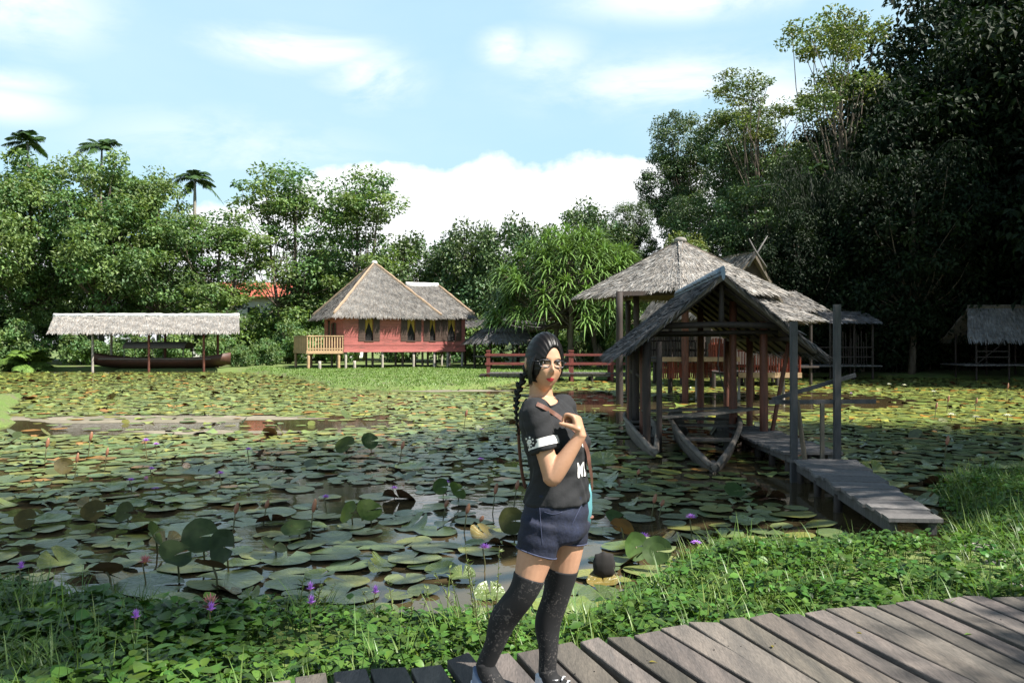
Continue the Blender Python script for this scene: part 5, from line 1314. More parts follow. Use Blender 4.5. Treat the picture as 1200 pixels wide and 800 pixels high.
# the dark rounded clump at the water's edge
x, y = pond_at(708, 668, .1)
o = empty('dark_leaf_clump', (x, y, .0), 0, 'dark round dead leaf standing on edge at the water, right of the woman\'s leg', 'leaf')
mb = MB(); mb.ball((0, 0, .14), (.095, .05, .115), 20, 12, fn=lambda U: U * np.array((.095, .05, .115)) * (1 + .06 * np.sin(U[:, :1] * 9 + 2) + .05 * np.sin(U[:, 2:] * 11))); mb.build('dead_leaf', MAT['dark_void'], o)
mb = MB(); mb.tube([(0, 0, -.2), (.01, 0, .06)], .012, 6); mb.build('stalk', MAT['stem'], o)

# ================================================================== bank plants
rb = np.random.default_rng(91)
for i, (px, py, a_, lb) in enumerate([(1129, 743, 20, 'green leaf lying on the shaded boards at the right'), (905, 758, 70, 'small brown leaf on the lit middle boards'), (1010, 742, 130, 'curled brown leaf on the boards left of the green one'), (760, 775, 10, 'small dry leaf on the boards right of the woman')]):
    d_ = (H - .405) * 933 / (py - 402); mb = MB(); mb.leaves(np.array([(0, 0, 0.)]), np.array([(1., 0, 0)]), np.array([(0, 0, 1.)]), .07 if i == 0 else .045, .02, np.array([(1., 1., 1.)]) if i == 0 else np.array([(1.6, .8, .5)]))
    o = mb.build('fallen_leaf', MAT['grass_blade']); o.location = ((px - 600) / 933 * d_, d_, .406); o.rotation_euler = (0, 0, R(a_)); tag(o, lb, 'leaf', 'fallen leaves on the boardwalk')
DECK_EDGE = np.array([(-3.2, 3.0), (-2.2, 3.2), (-1.0, 3.55), (-.33, 3.83), (.4, 4.10), (1.03, 4.35), (2.0, 4.62), (3.0, 4.83), (4.4, 5.0)])
def bank_points(n, y1=13., x0=-5.5, x1=8.5, inset=-.28, edge=.0):
    out = np.zeros((0, 2))
    while len(out) < n:
        X = rb.uniform(x0, x1, n * 2); Y = 3. + (y1 - 3.) * rb.random(n * 2) ** 1.5
        ok = (shore_dist(X, Y) > inset) & (Y > np.interp(X, DECK_EDGE[:, 0], DECK_EDGE[:, 1]) + edge) & (np.abs(X) < Y * .72 + .6)
        dx_ = X - (3.78 + (Y - 7.2) * .135); ok &= ~((dx_ > -.45) & (dx_ < np.where(Y < 8.6, .22, .45)) & (Y > 7.1))
        ok &= ~((((X - 3.85) / .75) ** 2 + ((Y - 6.15) / .75) ** 2 < 1) & (rb.random(n * 2) < .55))      # the bare patch before the walkway
        out = np.concatenate([out, np.stack([X[ok], Y[ok]], 1)])
    return out[:n]
def ground_cover(n, mats):
    Q = bank_points(n); z = np.maximum(ground_z(Q[:, 0], Q[:, 1]), .0)
    lump = .5 + .5 * np.sin(Q[:, 0] * 3.1 + 1.3 * np.sin(Q[:, 1] * 2.3)) * np.cos(Q[:, 1] * 3.7 + Q[:, 0])
    hgt = (.045 + .15 * lump + .05 * rb.random(n)) * (.6 + .4 * smooth(-.2, .5, shore_dist(Q[:, 0], Q[:, 1])))
    k = 6; m = n * k
    base = np.repeat(np.stack([Q[:, 0], Q[:, 1], z], 1), k, 0); hh = np.repeat(hgt, k); u = rb.uniform(.3, 1.0, m) ** .8
    a = rb.uniform(0, 6.283, m); out = np.stack([np.cos(a), np.sin(a), np.zeros(m)], 1)
    P = base + out * rb.uniform(.01, .07, m)[:, None] + UP * (hh * u)[:, None]
    D = nrm(out + UP * rb.uniform(-.35, .5, m)[:, None] + rand_dirs(rb, m) * .2)
    Nn = nrm(UP + out * -.2 + rand_dirs(rb, m) * .45)
    size = np.repeat(rb.choice([.035, .045, .06, .075], n, p=[.2, .35, .27, .18]), k) * rb.uniform(.7, 1.2, m)
    size = size * np.repeat(1 + .45 * (Q[:, 0] < -1.6), k)
    ton = np.repeat(rb.uniform(.5, 1.35, n), k) * rb.uniform(.8, 1.2, m); h = np.repeat(rb.normal(0, .12, n), k)
    T = np.stack([ton * (1 + h), ton, ton * (1 - .4 * h)], 1)
    mb = MB(); mb.ovate(P, D, Nn, size, size * .80, T, 0, .12)
    W = np.stack([-np.sin(a), np.cos(a), np.zeros(m)], 1)[::3]
    b3 = base[::3]; top = P[::3] - b3; Ls = np.linalg.norm(top, axis=1)
    mb.strips(b3, nrm(top), W, Ls, .005, np.zeros((len(b3), 3)), 1, (.9, .9, .7), 0, .8)
    return mb
mb = ground_cover(5200, None); tag(mb.build('ground_cover', MAT['ground_leaf']), 'low heart-leaved creeper covering the near bank', 'ground cover', None, 'stuff')
def grass(n):
    Q = bank_points(n, inset=-.2); tuft = np.sin(Q[:, 0] * 2.2 + 2 * np.sin(Q[:, 1] * 1.9)) * np.cos(Q[:, 1] * 2.6 - Q[:, 0] * .8)
    dens = np.clip(.25 + .6 * tuft + .55 * smooth(3.0, 5, Q[:, 0]) * smooth(6, 8, Q[:, 1]), .05, 1)
    Q = Q[rb.random(n) < dens]; n = len(Q); k = 5; m = n * k
    z = np.maximum(ground_z(Q[:, 0], Q[:, 1]), 0.); base = np.repeat(np.stack([Q[:, 0], Q[:, 1], z], 1), k, 0) + rb.normal(0, .025, (m, 3)) * np.array((1, 1, 0))
    a = rb.uniform(0, 6.283, m); out = np.stack([np.cos(a), np.sin(a), np.zeros(m)], 1)
    D = nrm(UP + out * rb.uniform(.05, .5, m)[:, None]); L_ = np.repeat(rb.uniform(.14, .42, n), k) * rb.uniform(.6, 1.1, m)
    W = np.stack([-np.sin(a), np.cos(a), np.zeros(m)], 1); ton = rb.uniform(.65, 1.3, m); h = rb.normal(0, .1, m)
    mb = MB(); mb.strips(base, D, W, L_, rb.uniform(.004, .010, m), (out * .8 - UP * .6) * (L_ * rb.uniform(.1, .8, m))[:, None], 4, np.stack([ton * (1 + h), ton, ton * (1 - h)], 1), 0, .1)
    return mb
mb = grass(5200); tag(mb.build('grass', MAT['grass_blade']), 'long grass blades among the creeper on the near bank', 'grass', None, 'stuff')
# short turf of the lawn by the house
Q = np.stack([rb.uniform(-18, 9, 44000), rb.uniform(30, 56, 44000)], 1); Q = Q[shore_dist(Q[:, 0], Q[:, 1]) > .02]; n = len(Q)
a = rb.uniform(0, 6.283, n); out = np.stack([np.cos(a), np.sin(a), np.zeros(n)], 1)
mb = MB(); mb.strips(np.column_stack([Q, ground_z(Q[:, 0], Q[:, 1])]), nrm(UP + out * .5), np.stack([-np.sin(a), np.cos(a), 0 * a], 1), rb.uniform(.05, .10, n), .035, out * .03, 2, rb.uniform(.8, 1.25, (n, 1)) * np.array((1, 1, 1)), 0, .2)
tag(mb.build('lawn_grass', MAT['grass_blade']), 'short bright lawn in front of the red house', 'lawn', None, 'stuff')
# tall seedy weeds by the woman's knee, and taller herbs along the bank
def weed(x, y, h, seed, lb, gp='tall weeds on the near bank', mat='leaf_yellow', wide=.06):
    rr = np.random.default_rng(seed); o = empty('tall_weed', (x, y, float(max(0, ground_z(x, y)))), 0, lb, 'weed', gp)
    ms, ml = MB(), MB()
    for s in range(7):
        b_ = rr.normal(0, wide, 2); tip = b_ * 2.2 + rr.normal(0, .05, 2); hh = h * rr.uniform(.55, 1.05); t = np.linspace(0, 1, 6)[:, None]
        pts = np.array((*b_, -.05)) + (np.array((*tip, hh)) - np.array((*b_, 0))) * t; ms.tube(pts, np.linspace(.004, .0015, 6), 5, cap=False)
        m = 26; u = rr.uniform(.15, 1, m); P = np.stack([np.interp(u, t[:, 0], pts[:, i]) for i in range(3)], 1); a = rr.uniform(0, 6.28, m)
        D = nrm(np.stack([np.cos(a), np.sin(a), rr.uniform(.2, 1.2, m)], 1)); ml.leaves(P, D, nrm(UP + rand_dirs(rr, m) * .6), rr.uniform(.02, .05, m), .012, np.full((m, 3), 1.) * rr.uniform(.7, 1.5, (m, 1)))
    ms.build('stem', MAT['stem'], o); ml.build('leaves', MAT[mat], o)
weed(-.14, 4.75, .62, 1, 'tall yellowish seedy weed behind the woman\'s near knee')
weed(-.10, 4.45, .45, 2, 'shorter yellowish weed in front of the tall seedy one')
weed(-.62, 5.0, .42, 3, 'thin weed at the bank midway between the woman and the glossy leaves')
weed(-1.35, 5.15, .36, 4, 'thin weed at the water left of the middle bank')
weed(1.25, 4.55, .30, 5, 'small weed growing up through the boardwalk edge right of the woman', mat='ground_leaf')
weed(.83, 4.30, .22, 6, 'small broad weed at the boardwalk edge nearest the woman', mat='ground_leaf')
weed(1.36, 4.22, .10, 7, 'weed tuft growing between two boardwalk planks', mat='ground_leaf', wide=.03)
# small purple flowers in the ground cover
for i, (px, py, lb) in enumerate([(251, 714, 'violet flower in the bank leaves beside the dark pink lily'), (163, 723, 'violet flower in the dark leaves at the lower left'), (367, 690, 'upper violet flower left of the middle bank'), (368, 706, 'lower violet flower left of the middle bank'), (443, 694, 'violet flower in the lit bank leaves'), (28, 665, 'violet flower near the left edge of the bank')]):
    d = (H - .38) * 933 / (py - 402); x = (px - 600) / 933 * d; o = copy_tree(fl); o.location = (x - .03, d, .08); o.scale = (.5, .5, 1.45); tag(o, lb, 'flower', 'violet flowers in the bank leaves')
# stones on the bare patch
for i, (px, py, s, lb) in enumerate([(1150, 634, .11, 'flat pale stone on the bare patch by the walkway'), (1168, 655, .07, 'smaller pale stone on the bare patch'), (1188, 690, .06, 'pale stone nearest the boardwalk at the right edge')]):
    d = (H - .2) * 933 / (py - 402); x = (px - 600) / 933 * d
    mb = MB(); mb.ball((0, 0, 0), 1, 14, 9, fn=lambda U: U * np.array((s * 1.5, s, s * .45)) * (1 + .12 * np.sin(U[:, :1] * 5 + i) + .1 * np.cos(U[:, 1:2] * 7 + i))); o = mb.build('stone', MAT['stone']); o.location = (x, d, float(ground_z(x, d)) + s * .1); tag(o, lb, 'stone', 'stones by the walkway')
# ================================================================== the woman
PD = 3.35
def PW(px, py, dep=0.):
    d = PD + dep; return np.array(((px - 600) / 933 * d, d, H - (py - 402) / 933 * d))
TF = nrm(np.array((math.cos(R(28)), -math.sin(R(28)), 0)))       # where the chest faces
TR = np.array((TF[1], -TF[0], 0.))                                # her right-hand side (towards the viewer)
M('skin', (.47, .262, .165), (.42, .225, .14), rough=.48, scale=9., tint=True, spec=.4, fine=(60., .05))
M('hair', (.004, .0035, .0035), (.007, .006, .006), rough=.42, scale=14., stretch=(1, 1, .12), spec=.24, bump=.12, bscale=60.)
M('shirt', (.013, .0135, .0155), (.009, .0095, .0115), rough=.9, scale=10., bump=.25, bscale=22., sheen=.1)
M('print_white', (.74, .72, .70), (.66, .64, .62), rough=.8, scale=20.)
M('denim', (.009, .014, .036), (.004, .006, .018), rough=.85, scale=7., fine=(90., .3), bump=.3, bscale=30.)
M('denim_seam', (.05, .06, .11), (.03, .036, .075), rough=.85, scale=60.)
M('teal', (.12, .31, .34), (.09, .25, .28), rough=.5, scale=9.)
M('strap_leather', (.20, .095, .07), (.15, .07, .05), rough=.55, scale=12.)
M('shoe_white', (.66, .66, .68), (.5, .5, .54), rough=.7, scale=30.)
M('shoe_blue', (.22, .28, .38), (.16, .2, .3), rough=.8, scale=30.)
M('eye_white', (.50, .47, .45), rough=.2); M('iris', (.018, .010, .007), rough=.12); M('brow', (.02, .014, .012), rough=.8)
M('frame_black', (.015, .015, .02), rough=.3)
def lace_material():
    m = material('lace_stocking', (.006, .006, .007), None, rough=.85)
    nt = m.node_tree; N = nt.nodes; L = nt.links; b = N['Principled BSDF']; tc = [n for n in N if n.type == 'TEX_COORD'][0]
    n1 = N.new('ShaderNodeTexNoise'); n1.inputs['Scale'].default_value = 58; n1.inputs['Detail'].default_value = 3; n1.inputs['Distortion'].default_value = 1.6; L.new(tc.outputs['Object'], n1.inputs['Vector'])
    n2 = N.new('ShaderNodeTexNoise'); n2.inputs['Scale'].default_value = 11; n2.inputs['Detail'].default_value = 2; L.new(tc.outputs['Object'], n2.inputs['Vector'])
    a = N.new('ShaderNodeMapRange'); a.inputs[1].default_value = .575; a.inputs[2].default_value = .61; L.new(n1.outputs['Fac'], a.inputs[0])
    c = N.new('ShaderNodeMapRange'); c.inputs[1].default_value = .47; c.inputs[2].default_value = .54; L.new(n2.outputs['Fac'], c.inputs[0])
    mu = N.new('ShaderNodeMath'); mu.operation = 'MULTIPLY'; L.new(a.outputs[0], mu.inputs[0]); L.new(c.outputs[0], mu.inputs[1])
    mx = N.new('ShaderNodeMix'); mx.data_type = 'RGBA'; L.new(mu.outputs[0], mx.inputs[0]); mx.inputs[6].default_value = (.006, .006, .007, 1); mx.inputs[7].default_value = (.065, .058, .054, 1)
    L.new(mx.outputs[2], b.inputs['Base Color']); return m
MAT['lace'] = lace_material()

def ell(c, a, b_, n=28, sq=2.2, tilt=None):
    """one body ring: half width a along her right, half depth b along her front"""
    t = np.linspace(0, 2 * math.pi, n, endpoint=False); cs, sn = np.cos(t), np.sin(t)
    x = np.sign(cs) * np.abs(cs) ** (2 / sq) * a; y = np.sign(sn) * np.abs(sn) ** (2 / sq) * b_
    P = c + x[:, None] * TR + y[:, None] * TF
    if tilt is not None: P[:, 2] += tilt[0] * x + tilt[1] * y
    return P
def interp_rings(keys, m):
    """keys: (t, centre, a, b); smooth rings between them"""
    t = np.array([k[0] for k in keys]); tt = np.linspace(t[0], t[-1], m)
    C = np.array([k[1] for k in keys]); A = np.array([k[2] for k in keys]); B = np.array([k[3] for k in keys])
    def sm(y):
        y = np.asarray(y, float); g = np.gradient(y, t, axis=0); o = []
        for q in tt:
            i = min(len(t) - 2, max(0, np.searchsorted(t, q) - 1)); h = t[i + 1] - t[i]; s = (q - t[i]) / h
            o.append((2 * s ** 3 - 3 * s ** 2 + 1) * y[i] + (s ** 3 - 2 * s ** 2 + s) * h * g[i] + (-2 * s ** 3 + 3 * s ** 2) * y[i + 1] + (s ** 3 - s ** 2) * h * g[i + 1])
        return np.array(o)
    return sm(C), sm(A), sm(B)
def smooth_path(pts, rad, m=14):
    t = np.linspace(0, 1, len(pts)); C, A, B = interp_rings([(t[i], np.asarray(pts[i], float), rad[i][0] if hasattr(rad[i], '__len__') else rad[i], rad[i][1] if hasattr(rad[i], '__len__') else rad[i]) for i in range(len(pts))], m)
    return C, np.stack([A, B], 1)
# --- joints -----------------------------------------------------------------
neck0, neck1 = PW(634, 470, .02), PW(633.5, 446, .01)
shR, shL = PW(627, 482, -.145), PW(660, 477, .15)
elR, wrR = PW(647, 560, -.20), PW(681, 509, -.20)
kneeR, ankR = PW(611, 696, -.10), PW(568, 780, -.05)
kneeL, ankL = PW(651, 700, .09), PW(641, 788, .08)
hipR, hipL = PW(637, 612, -.075), PW(666, 608, .085)

# --- head, in its own frame: s to her left..., u front, z up ------------------
HF = nrm(np.array((.36, -.93, -.03))); HS = nrm(np.cross(HF, UP)); HU = np.cross(HS, HF)
tl = R(4); HS, HU = HS * math.cos(tl) + HU * math.sin(tl), HU * math.cos(tl) - HS * math.sin(tl)
HC = PW(637.5, 425.5, -.01)
HR = np.array((.074, .091, .117))
def head_shape(U, k=1.):
    """U: unit directions in the head frame (s, u, z) -> local points"""
    s, u, z = U[:, 0], U[:, 1], U[:, 2]
    P = U * HR * k
    jaw = np.clip(-z, 0, 1)
    P[:, 0] *= 1 - .42 * jaw ** 2.2; P[:, 1] *= np.where(u > 0, 1 - .04 * jaw, 1 - .30 * jaw)
    P[:, 1] += .010 * jaw * (u > -.3)
    P[:, 1] -= .012 * np.clip(u - .55, 0, 1) / .45 * (1 - np.abs(z)) * .7        # flatten the face
    front = np.clip(u, 0, 1) ** 1.5
    G = lambda a, b_, wa, wb: np.exp(-((s - a) / wa) ** 2 - ((z - b_) / wb) ** 2) * front
    dn = .024 * G(0, -.23, .10, .12) + .013 * G(0, -.06, .075, .16) + .006 * (G(.10, -.29, .07, .06) + G(-.10, -.29, .07, .06))
    dn += -.0085 * (G(.34, .04, .20, .10) + G(-.34, .04, .20, .10)) + .004 * (G(.34, .20, .26, .07) + G(-.34, .20, .26, .07))
    dn += .006 * (G(.48, -.24, .2, .18) + G(-.48, -.24, .2, .18))
    dn += .0075 * G(0, -.475, .20, .055) + .0075 * G(0, -.575, .17, .05) - .004 * G(0, -.525, .24, .018) + .009 * G(0, -.80, .2, .13) - .003 * G(0, -.67, .2, .05)
    P[:, 1] += dn
    return P
def head_world(P): return HC + P[:, :1] * HS + P[:, 1:2] * HF + P[:, 2:] * HU

def hand(mb, wr, d, nrm_, side, curl, L_=.085, thumb_dir=None):
    """palm and five fingers; d along the palm, nrm_ out of the back of the hand, side towards the thumb"""
    d = nrm(d); nrm_ = nrm(nrm_ - d * np.dot(nrm_, d)); side = nrm(side - d * np.dot(side, d) - nrm_ * np.dot(side, nrm_))
    rings = []
    for t, w_, h_ in ((-.15, .024, .019), (.1, .027, .018), (.4, .034, .016), (.75, .039, .0145), (1.0, .037, .012)):
        c = wr + d * L_ * t; a = np.linspace(0, 6.283, 16, endpoint=False)
        rings.append(c + np.cos(a)[:, None] * w_ * side + np.sin(a)[:, None] * h_ * nrm_)
    mb.loft(rings)
    for k, (off, ln) in enumerate(((.030, .070), (.010, .078), (-.011, .072), (-.029, .056))):
        p = wr + d * L_ * (.95 - .05 * (k == 3)) + side * off; pts = [p - d * .02, p]; dd = d.copy(); nn = nrm_.copy()
        for j, f in enumerate((.45, .31, .24)):
            a = curl[j] * (1 + .08 * k); dd, nn = nrm(dd * math.cos(a) - nn * math.sin(a)), nrm(nn * math.cos(a) + dd * math.sin(a)); p = p + dd * ln * f; pts.append(p)
        C, Rr = smooth_path(pts, [.0088, .0092, .0083, .0076, .0060], 14); mb.tube(C, Rr, 10)
        mb.ball(C[-1], .0058, 8, 6)
    td = nrm(thumb_dir) if thumb_dir is not None else nrm(d * .7 + side * .6 - nrm_ * .3)
    p = wr + d * L_ * .30 + side * .022
    pts = [p - td * .012, p + td * .018, p + td * .042 - nrm_ * .004, p + td * .064 - nrm_ * .012]
    C, Rr = smooth_path(pts, [.0125, .0115, .0095, .0072], 10); mb.tube(C, Rr, 10); mb.ball(C[-1], .007, 8, 6)

# --- torso keys: (t, centre, half width, half depth) ---------------------------
TK = [(0, PW(651, 634, .005), .085, .07), (.10, PW(651, 626, .005), .155, .125), (.22, PW(650.5, 603, .005), .172, .132), (.36, PW(653, 580, .0), .155, .120), (.46, PW(655, 562, .0), .138, .108), (.60, PW(653.5, 540, .0), .142, .112), (.72, PW(651.5, 520, .0), .155, .125),
      (.82, PW(646, 499, .0), .168, .115), (.91, PW(640.5, 480, .01), .163, .090), (.97, PW(636, 469, .015), .105, .066), (1., PW(634, 464, .015), .06, .05)]
def torso(mb, grow=0., t0=0., t1=1., m=34):
    C, A, B = interp_rings(TK, 121); A = A * .94; B = B * .94; i0, i1 = int(t0 * 120), int(t1 * 120)
    ids = np.unique(np.linspace(i0, i1, m).astype(int))
    mb.loft([ell(C[i], A[i] + grow, B[i] + grow) for i in ids])
    # bust
    for sg in ((-1, 1) if t1 > .9 else ()):
        c = PW(650.5, 519, 0) + TR * sg * .062 + TF * .066; mb.ball(c, (.058 + grow, .058 + grow, .056 + grow), 16, 10)
def leg(mb, hip, knee, ank, grow=0., t0=0., t1=1., m=26):
    mid = (hip + knee) / 2; cal = knee + (ank - knee) * .32
    back = -nrm(np.cross(nrm(ank - hip), TR)); back = back if np.dot(back, TF) < 0 else -back
    pts = [hip, mid + TF * .008, knee - TF * .0, cal - TF * .022, knee + (ank - knee) * .7 - TF * .006, ank]
    rad = [(.090, .088), (.074, .073), (.0545, .054), (.052, .053), (.0385, .037), (.031, .033)]
    t = np.array([0, .27, .52, .66, .84, 1.]); C, A, B = interp_rings([(t[i], pts[i], rad[i][0], rad[i][1]) for i in range(6)], 101)
    i0, i1 = int(t0 * 100), int(t1 * 100); ids = np.unique(np.linspace(i0, i1, m).astype(int))
    mb.tube(C[ids], np.stack([A, B], 1)[ids] + grow, 20)
    return C

body = MB()
torso(body)
C, Rr = smooth_path([neck0 - UP * .03, neck0, (neck0 + neck1) / 2, neck1, neck1 + UP * .03], [.076, .057, .049, .047, .046], 14); body.tube(C, Rr, 20)
body.ball((0, 0, 0), 1, 96, 64, fn=lambda U: head_world(head_shape(U)))
for sg in (-1, 1):      # ears
    c = head_world(np.array([(sg * .073, -.012, -.002)]))[0]; body.ball(c, (.010, .017, .028), 14, 10, rot=np.stack([HS, HF, HU], 1))
for sh, el_, wr, nm in ((shR, elR, wrR, 'r'), (shL, PW(664, 555, .20), PW(652, 598, .20), 'l')):
    C, Rr = smooth_path([sh + (PW(640, 485, 0) - sh) * .35, sh, (sh + el_) / 2, el_], [.034, .045, .0395, .035], 18); body.tube(C, Rr, 18)
    C, Rr = smooth_path([el_ + (sh - el_) * .08, el_, el_ + (wr - el_) * .3, el_ + (wr - el_) * .7, wr], [.0335, .035, .036, .0285, .022], 18); body.tube(C, Rr, 18)
    body.ball(el_, .034, 14, 10)
    if nm == 'r': hand(body, wr, PW(676, 491, -.185) - wr, np.array((.85, -.35, .55)), np.array((-.3, -.9, .1)), (.95, 1.25, .7), .075, thumb_dir=PW(655, 489, -.21) - PW(674, 497, -.21))
    else: hand(body, wr, np.array((.2, -.1, -1.)), np.array((.3, .9, 0)), np.array((.9, -.3, 0)), (.3, .4, .3))
leg(body, hipR, kneeR, ankR); leg(body, hipL, kneeL, ankL)
for ank, toe in ((ankR, (.86, -.45)), (ankL, (.90, -.42))):
    t2 = nrm(np.array((*toe, 0))); ld_ = max(0., ank[2] - .49); Fp, Fr = smooth_path([ank + UP * .02, ank - UP * .03 + t2 * .02, ank + t2 * .10 - UP * (.055 + ld_ * .6), ank + t2 * .16 - UP * (.06 + ld_)], [.033, .036, .031, .02], 12); body.tube(Fp, Fr, 14)
person = body.build('person', MAT['skin'])
mod_apply(person, [('REMESH', dict(mode='VOXEL', voxel_size=.0042, use_smooth_shade=True)), ('SMOOTH', dict(factor=.5, iterations=2))])
me = person.data
co = np.empty(len(me.vertices) * 3, np.float32); me.vertices.foreach_get('co', co); co = co.reshape(-1, 3).astype(float)
loc = np.stack([(co - HC) @ HS, (co - HC) @ HF, (co - HC) @ HU], 1)
T = np.ones((len(co), 4)); ls, lz = loc[:, 0], loc[:, 2]
ca = me.attributes.get('tint') or me.attributes.new('tint', 'FLOAT_COLOR', 'POINT')
if ca.domain != 'POINT' or ca.data_type != 'FLOAT_COLOR':
    me.attributes.remove(ca); ca = me.attributes.new('tint', 'FLOAT_COLOR', 'POINT')
ca.data.foreach_set('color', T.astype(np.float32).reshape(-1))
me.polygons.foreach_set('use_smooth', np.ones(len(me.polygons), bool))
tag(person, 'woman in a black t-shirt, denim shorts and black lace stockings posing on the boardwalk', 'person')
bvh = BVHTree.FromPolygons([Vector(v) for v in co], [tuple(p.vertices) for p in me.polygons])
def on_face(s, z, off=0.):
    o = HC + HS * s + HU * z + HF * .3; h = bvh.ray_cast(Vector(o), Vector(-HF)); return np.array(h[0]) + HF * off

# --- face pieces ------------------------------------------------------------
HROT = np.stack([HS, HF, HU], 1)
for sg in (-1, 1):
    c = on_face(sg * .0285, .005)
    mb = MB(); mb.ball(c + HF * -.0032, (.0135, .0056, .0046), 18, 12, rot=HROT); e = mb.build('eye', MAT['eye_white'], person)
    mb = MB(); mb.ball(c + HF * .0005, (.0058, .0032, .0050), 14, 10, rot=HROT); mb.build('iris', MAT['iris'], e)
    mb = MB(); mb.tube([on_face(sg * (.0285 + a), .005 + .0072 - .00018 * (a / .0035) ** 2, .0008) for a in np.linspace(-.015, .0155, 9)], np.array([.0008, .0014, .0017, .0018, .0018, .0018, .0018, .0016, .0008]), 6); mb.build('eyelashes', MAT['brow'], person)
    mb = MB(); mb.tube([on_face(sg * (.0285 + a), .0235 - .0022 * ((a - .003) / .009) ** 2, .0006) for a in np.linspace(-.018, .020, 9)], np.stack([np.linspace(.0022, .001, 9), np.linspace(.0026, .0012, 9)], 1), 6); mb.build('eyebrow', MAT['brow'], person)
M('lipstick', (.52, .045, .055), (.42, .03, .045), rough=.38, scale=30.)
mb = MB(); V = []; nx_ = 15
for u in np.linspace(-1, 1, nx_):
    wdt = .0190; top = -.0545 + .0012 * math.cos(u * 9) * (abs(u) < .5) - .0045 * abs(u) ** 1.6; mid = -.0600 + .0022 * u * u - .0008 * math.cos(u * 6); bot = -.0600 - .0105 * (1 - u * u) ** .8 + .0022 * u * u
    if top < mid: top = mid + .0003
    for z_, f_ in ((top, .0008), ((top + mid) / 2, .0026 * (1 - u * u) + .0008), (mid, .0004), ((mid * .45 + bot * .55), .0034 * (1 - u * u) + .0008), (bot, .0006)): V.append(on_face(u * wdt, z_ * 1.02, f_))
mb.add(V, [(5 * i + j, 5 * i + 5 + j, 5 * i + 6 + j, 5 * i + 1 + j) for i in range(nx_ - 1) for j in range(4)]); mb.build('lips', MAT['lipstick'], person)
# --- glasses ----------------------------------------------------------------
gl = empty('glasses', (0, 0, 0)); gl.parent = person
fz = max(np.dot(on_face(sg * .03, .004) - HC, HF) for sg in (-1, 1)) + .0115
mb = MB(); gp = lambda s, z, f=0.: HC + HS * s + HU * z + HF * (fz + f)
for sg in (-1, 1):
    a = np.linspace(0, 6.283, 25); rx, rz_ = .0245, .0145
    pts = [gp(sg * .031 + math.copysign(abs(math.cos(q)) ** .62, math.cos(q)) * rx, .002 + math.copysign(abs(math.sin(q)) ** .62, math.sin(q)) * rz_, -.004 * abs(math.cos(q)) * (1 if math.copysign(1, math.cos(q)) == sg else 0)) for q in a]
    mb.tube(pts, .0024, 6)
    mb.tube([gp(sg * .0555, .008, -.004), gp(sg * .068, .009, -.008), gp(sg * .074, .009, -.03), gp(sg * .078, .006, -.10)], .0019, 6)
mb.tube([gp(-.0075, .006), gp(0, .009, .001), gp(.0075, .006)], .0016, 6)
mb.build('frame', MAT['frame_black'], gl)
def lens_material():
    m = bpy.data.materials.new('lens'); m.use_nodes = True; nt = m.node_tree; N = nt.nodes; L = nt.links; N.remove(N['Principled BSDF'])
    a = N.new('ShaderNodeBsdfTransparent'); a.inputs[0].default_value = (.93, .95, .97, 1); g = N.new('ShaderNodeBsdfGlossy'); g.inputs['Roughness'].default_value = .03; g.inputs[0].default_value = (.75, .85, 1., 1); f = N.new('ShaderNodeFresnel'); f.inputs[0].default_value = 1.22
    x = N.new('ShaderNodeMixShader'); L.new(f.outputs[0], x.inputs[0]); L.new(a.outputs[0], x.inputs[1]); L.new(g.outputs[0], x.inputs[2]); L.new(x.outputs[0], N['Material Output'].inputs[0]); return m
MAT['lens'] = lens_material()
for sg in (-1, 1):
    mb = MB(); a = np.linspace(0, 6.283, 24, endpoint=False)
    P = [gp(sg * .031 + math.copysign(abs(math.cos(q)) ** .62, math.cos(q)) * .0235, .002 + math.copysign(abs(math.sin(q)) ** .62, math.sin(q)) * .0135, -.004 * max(0, sg * math.cos(q))) for q in a] + [gp(sg * .031, .002, .001)]
    mb.add(P, [(i, (i + 1) % 24, 24) for i in range(24)]); mb.build('lens', MAT['lens'], gl)

# --- hair -------------------------------------------------------------------
def hair_fn(U):
    s, u, z = U[:, 0], U[:, 1], U[:, 2]
    P = head_shape(U, 1.0); base = P.copy()
    s = s * SL; part = -.15                                  # parting to one side; the long side sweeps down over the temple
    dd = s - part
    hl = .545 - np.where(dd > 0, 1.45 * np.abs(dd) ** 2.1, 2.6 * np.abs(dd) ** 2.4)
    f = np.clip((z - hl) / .07, 0, 1); f = f * f * (3 - 2 * f)
    back = np.clip((.28 + .14 * np.clip(s * 3, -1, 1) - u) / .10, 0, 1); back = back * back * (3 - 2 * back)
    low = np.clip((z + .72) / .15, 0, 1)
    cover = np.maximum(f * (u > 0) + (u <= 0), back) * low
    cover = np.maximum(f * (u > -.2), back) * np.where(s > .3, np.clip((z + .74) / .12, 0, 1), low)
    k = .94 + cover * (.135 + .045 * np.clip(z, 0, 1) + .02 * np.clip(-u, 0, 1))
    strand = 1 + .008 * np.sin(np.arctan2(s - part, z + .3) * 34 + 3 * u) * cover
    return P * (k * strand)[:, None]
SL = -1 if np.dot(HS, np.array((1., 0, 0))) > 0 else 1        # the viewer's left side of her face
mb = MB(); mb.ball((0, 0, 0), 1, 160, 110, fn=lambda U: head_world(hair_fn(U)))
LW = lambda s, u, z: HC + HS * s + HF * u + HU * z
SL = -1 if np.dot(HS, np.array((1., 0, 0))) > 0 else 1        # the viewer's left side of her face
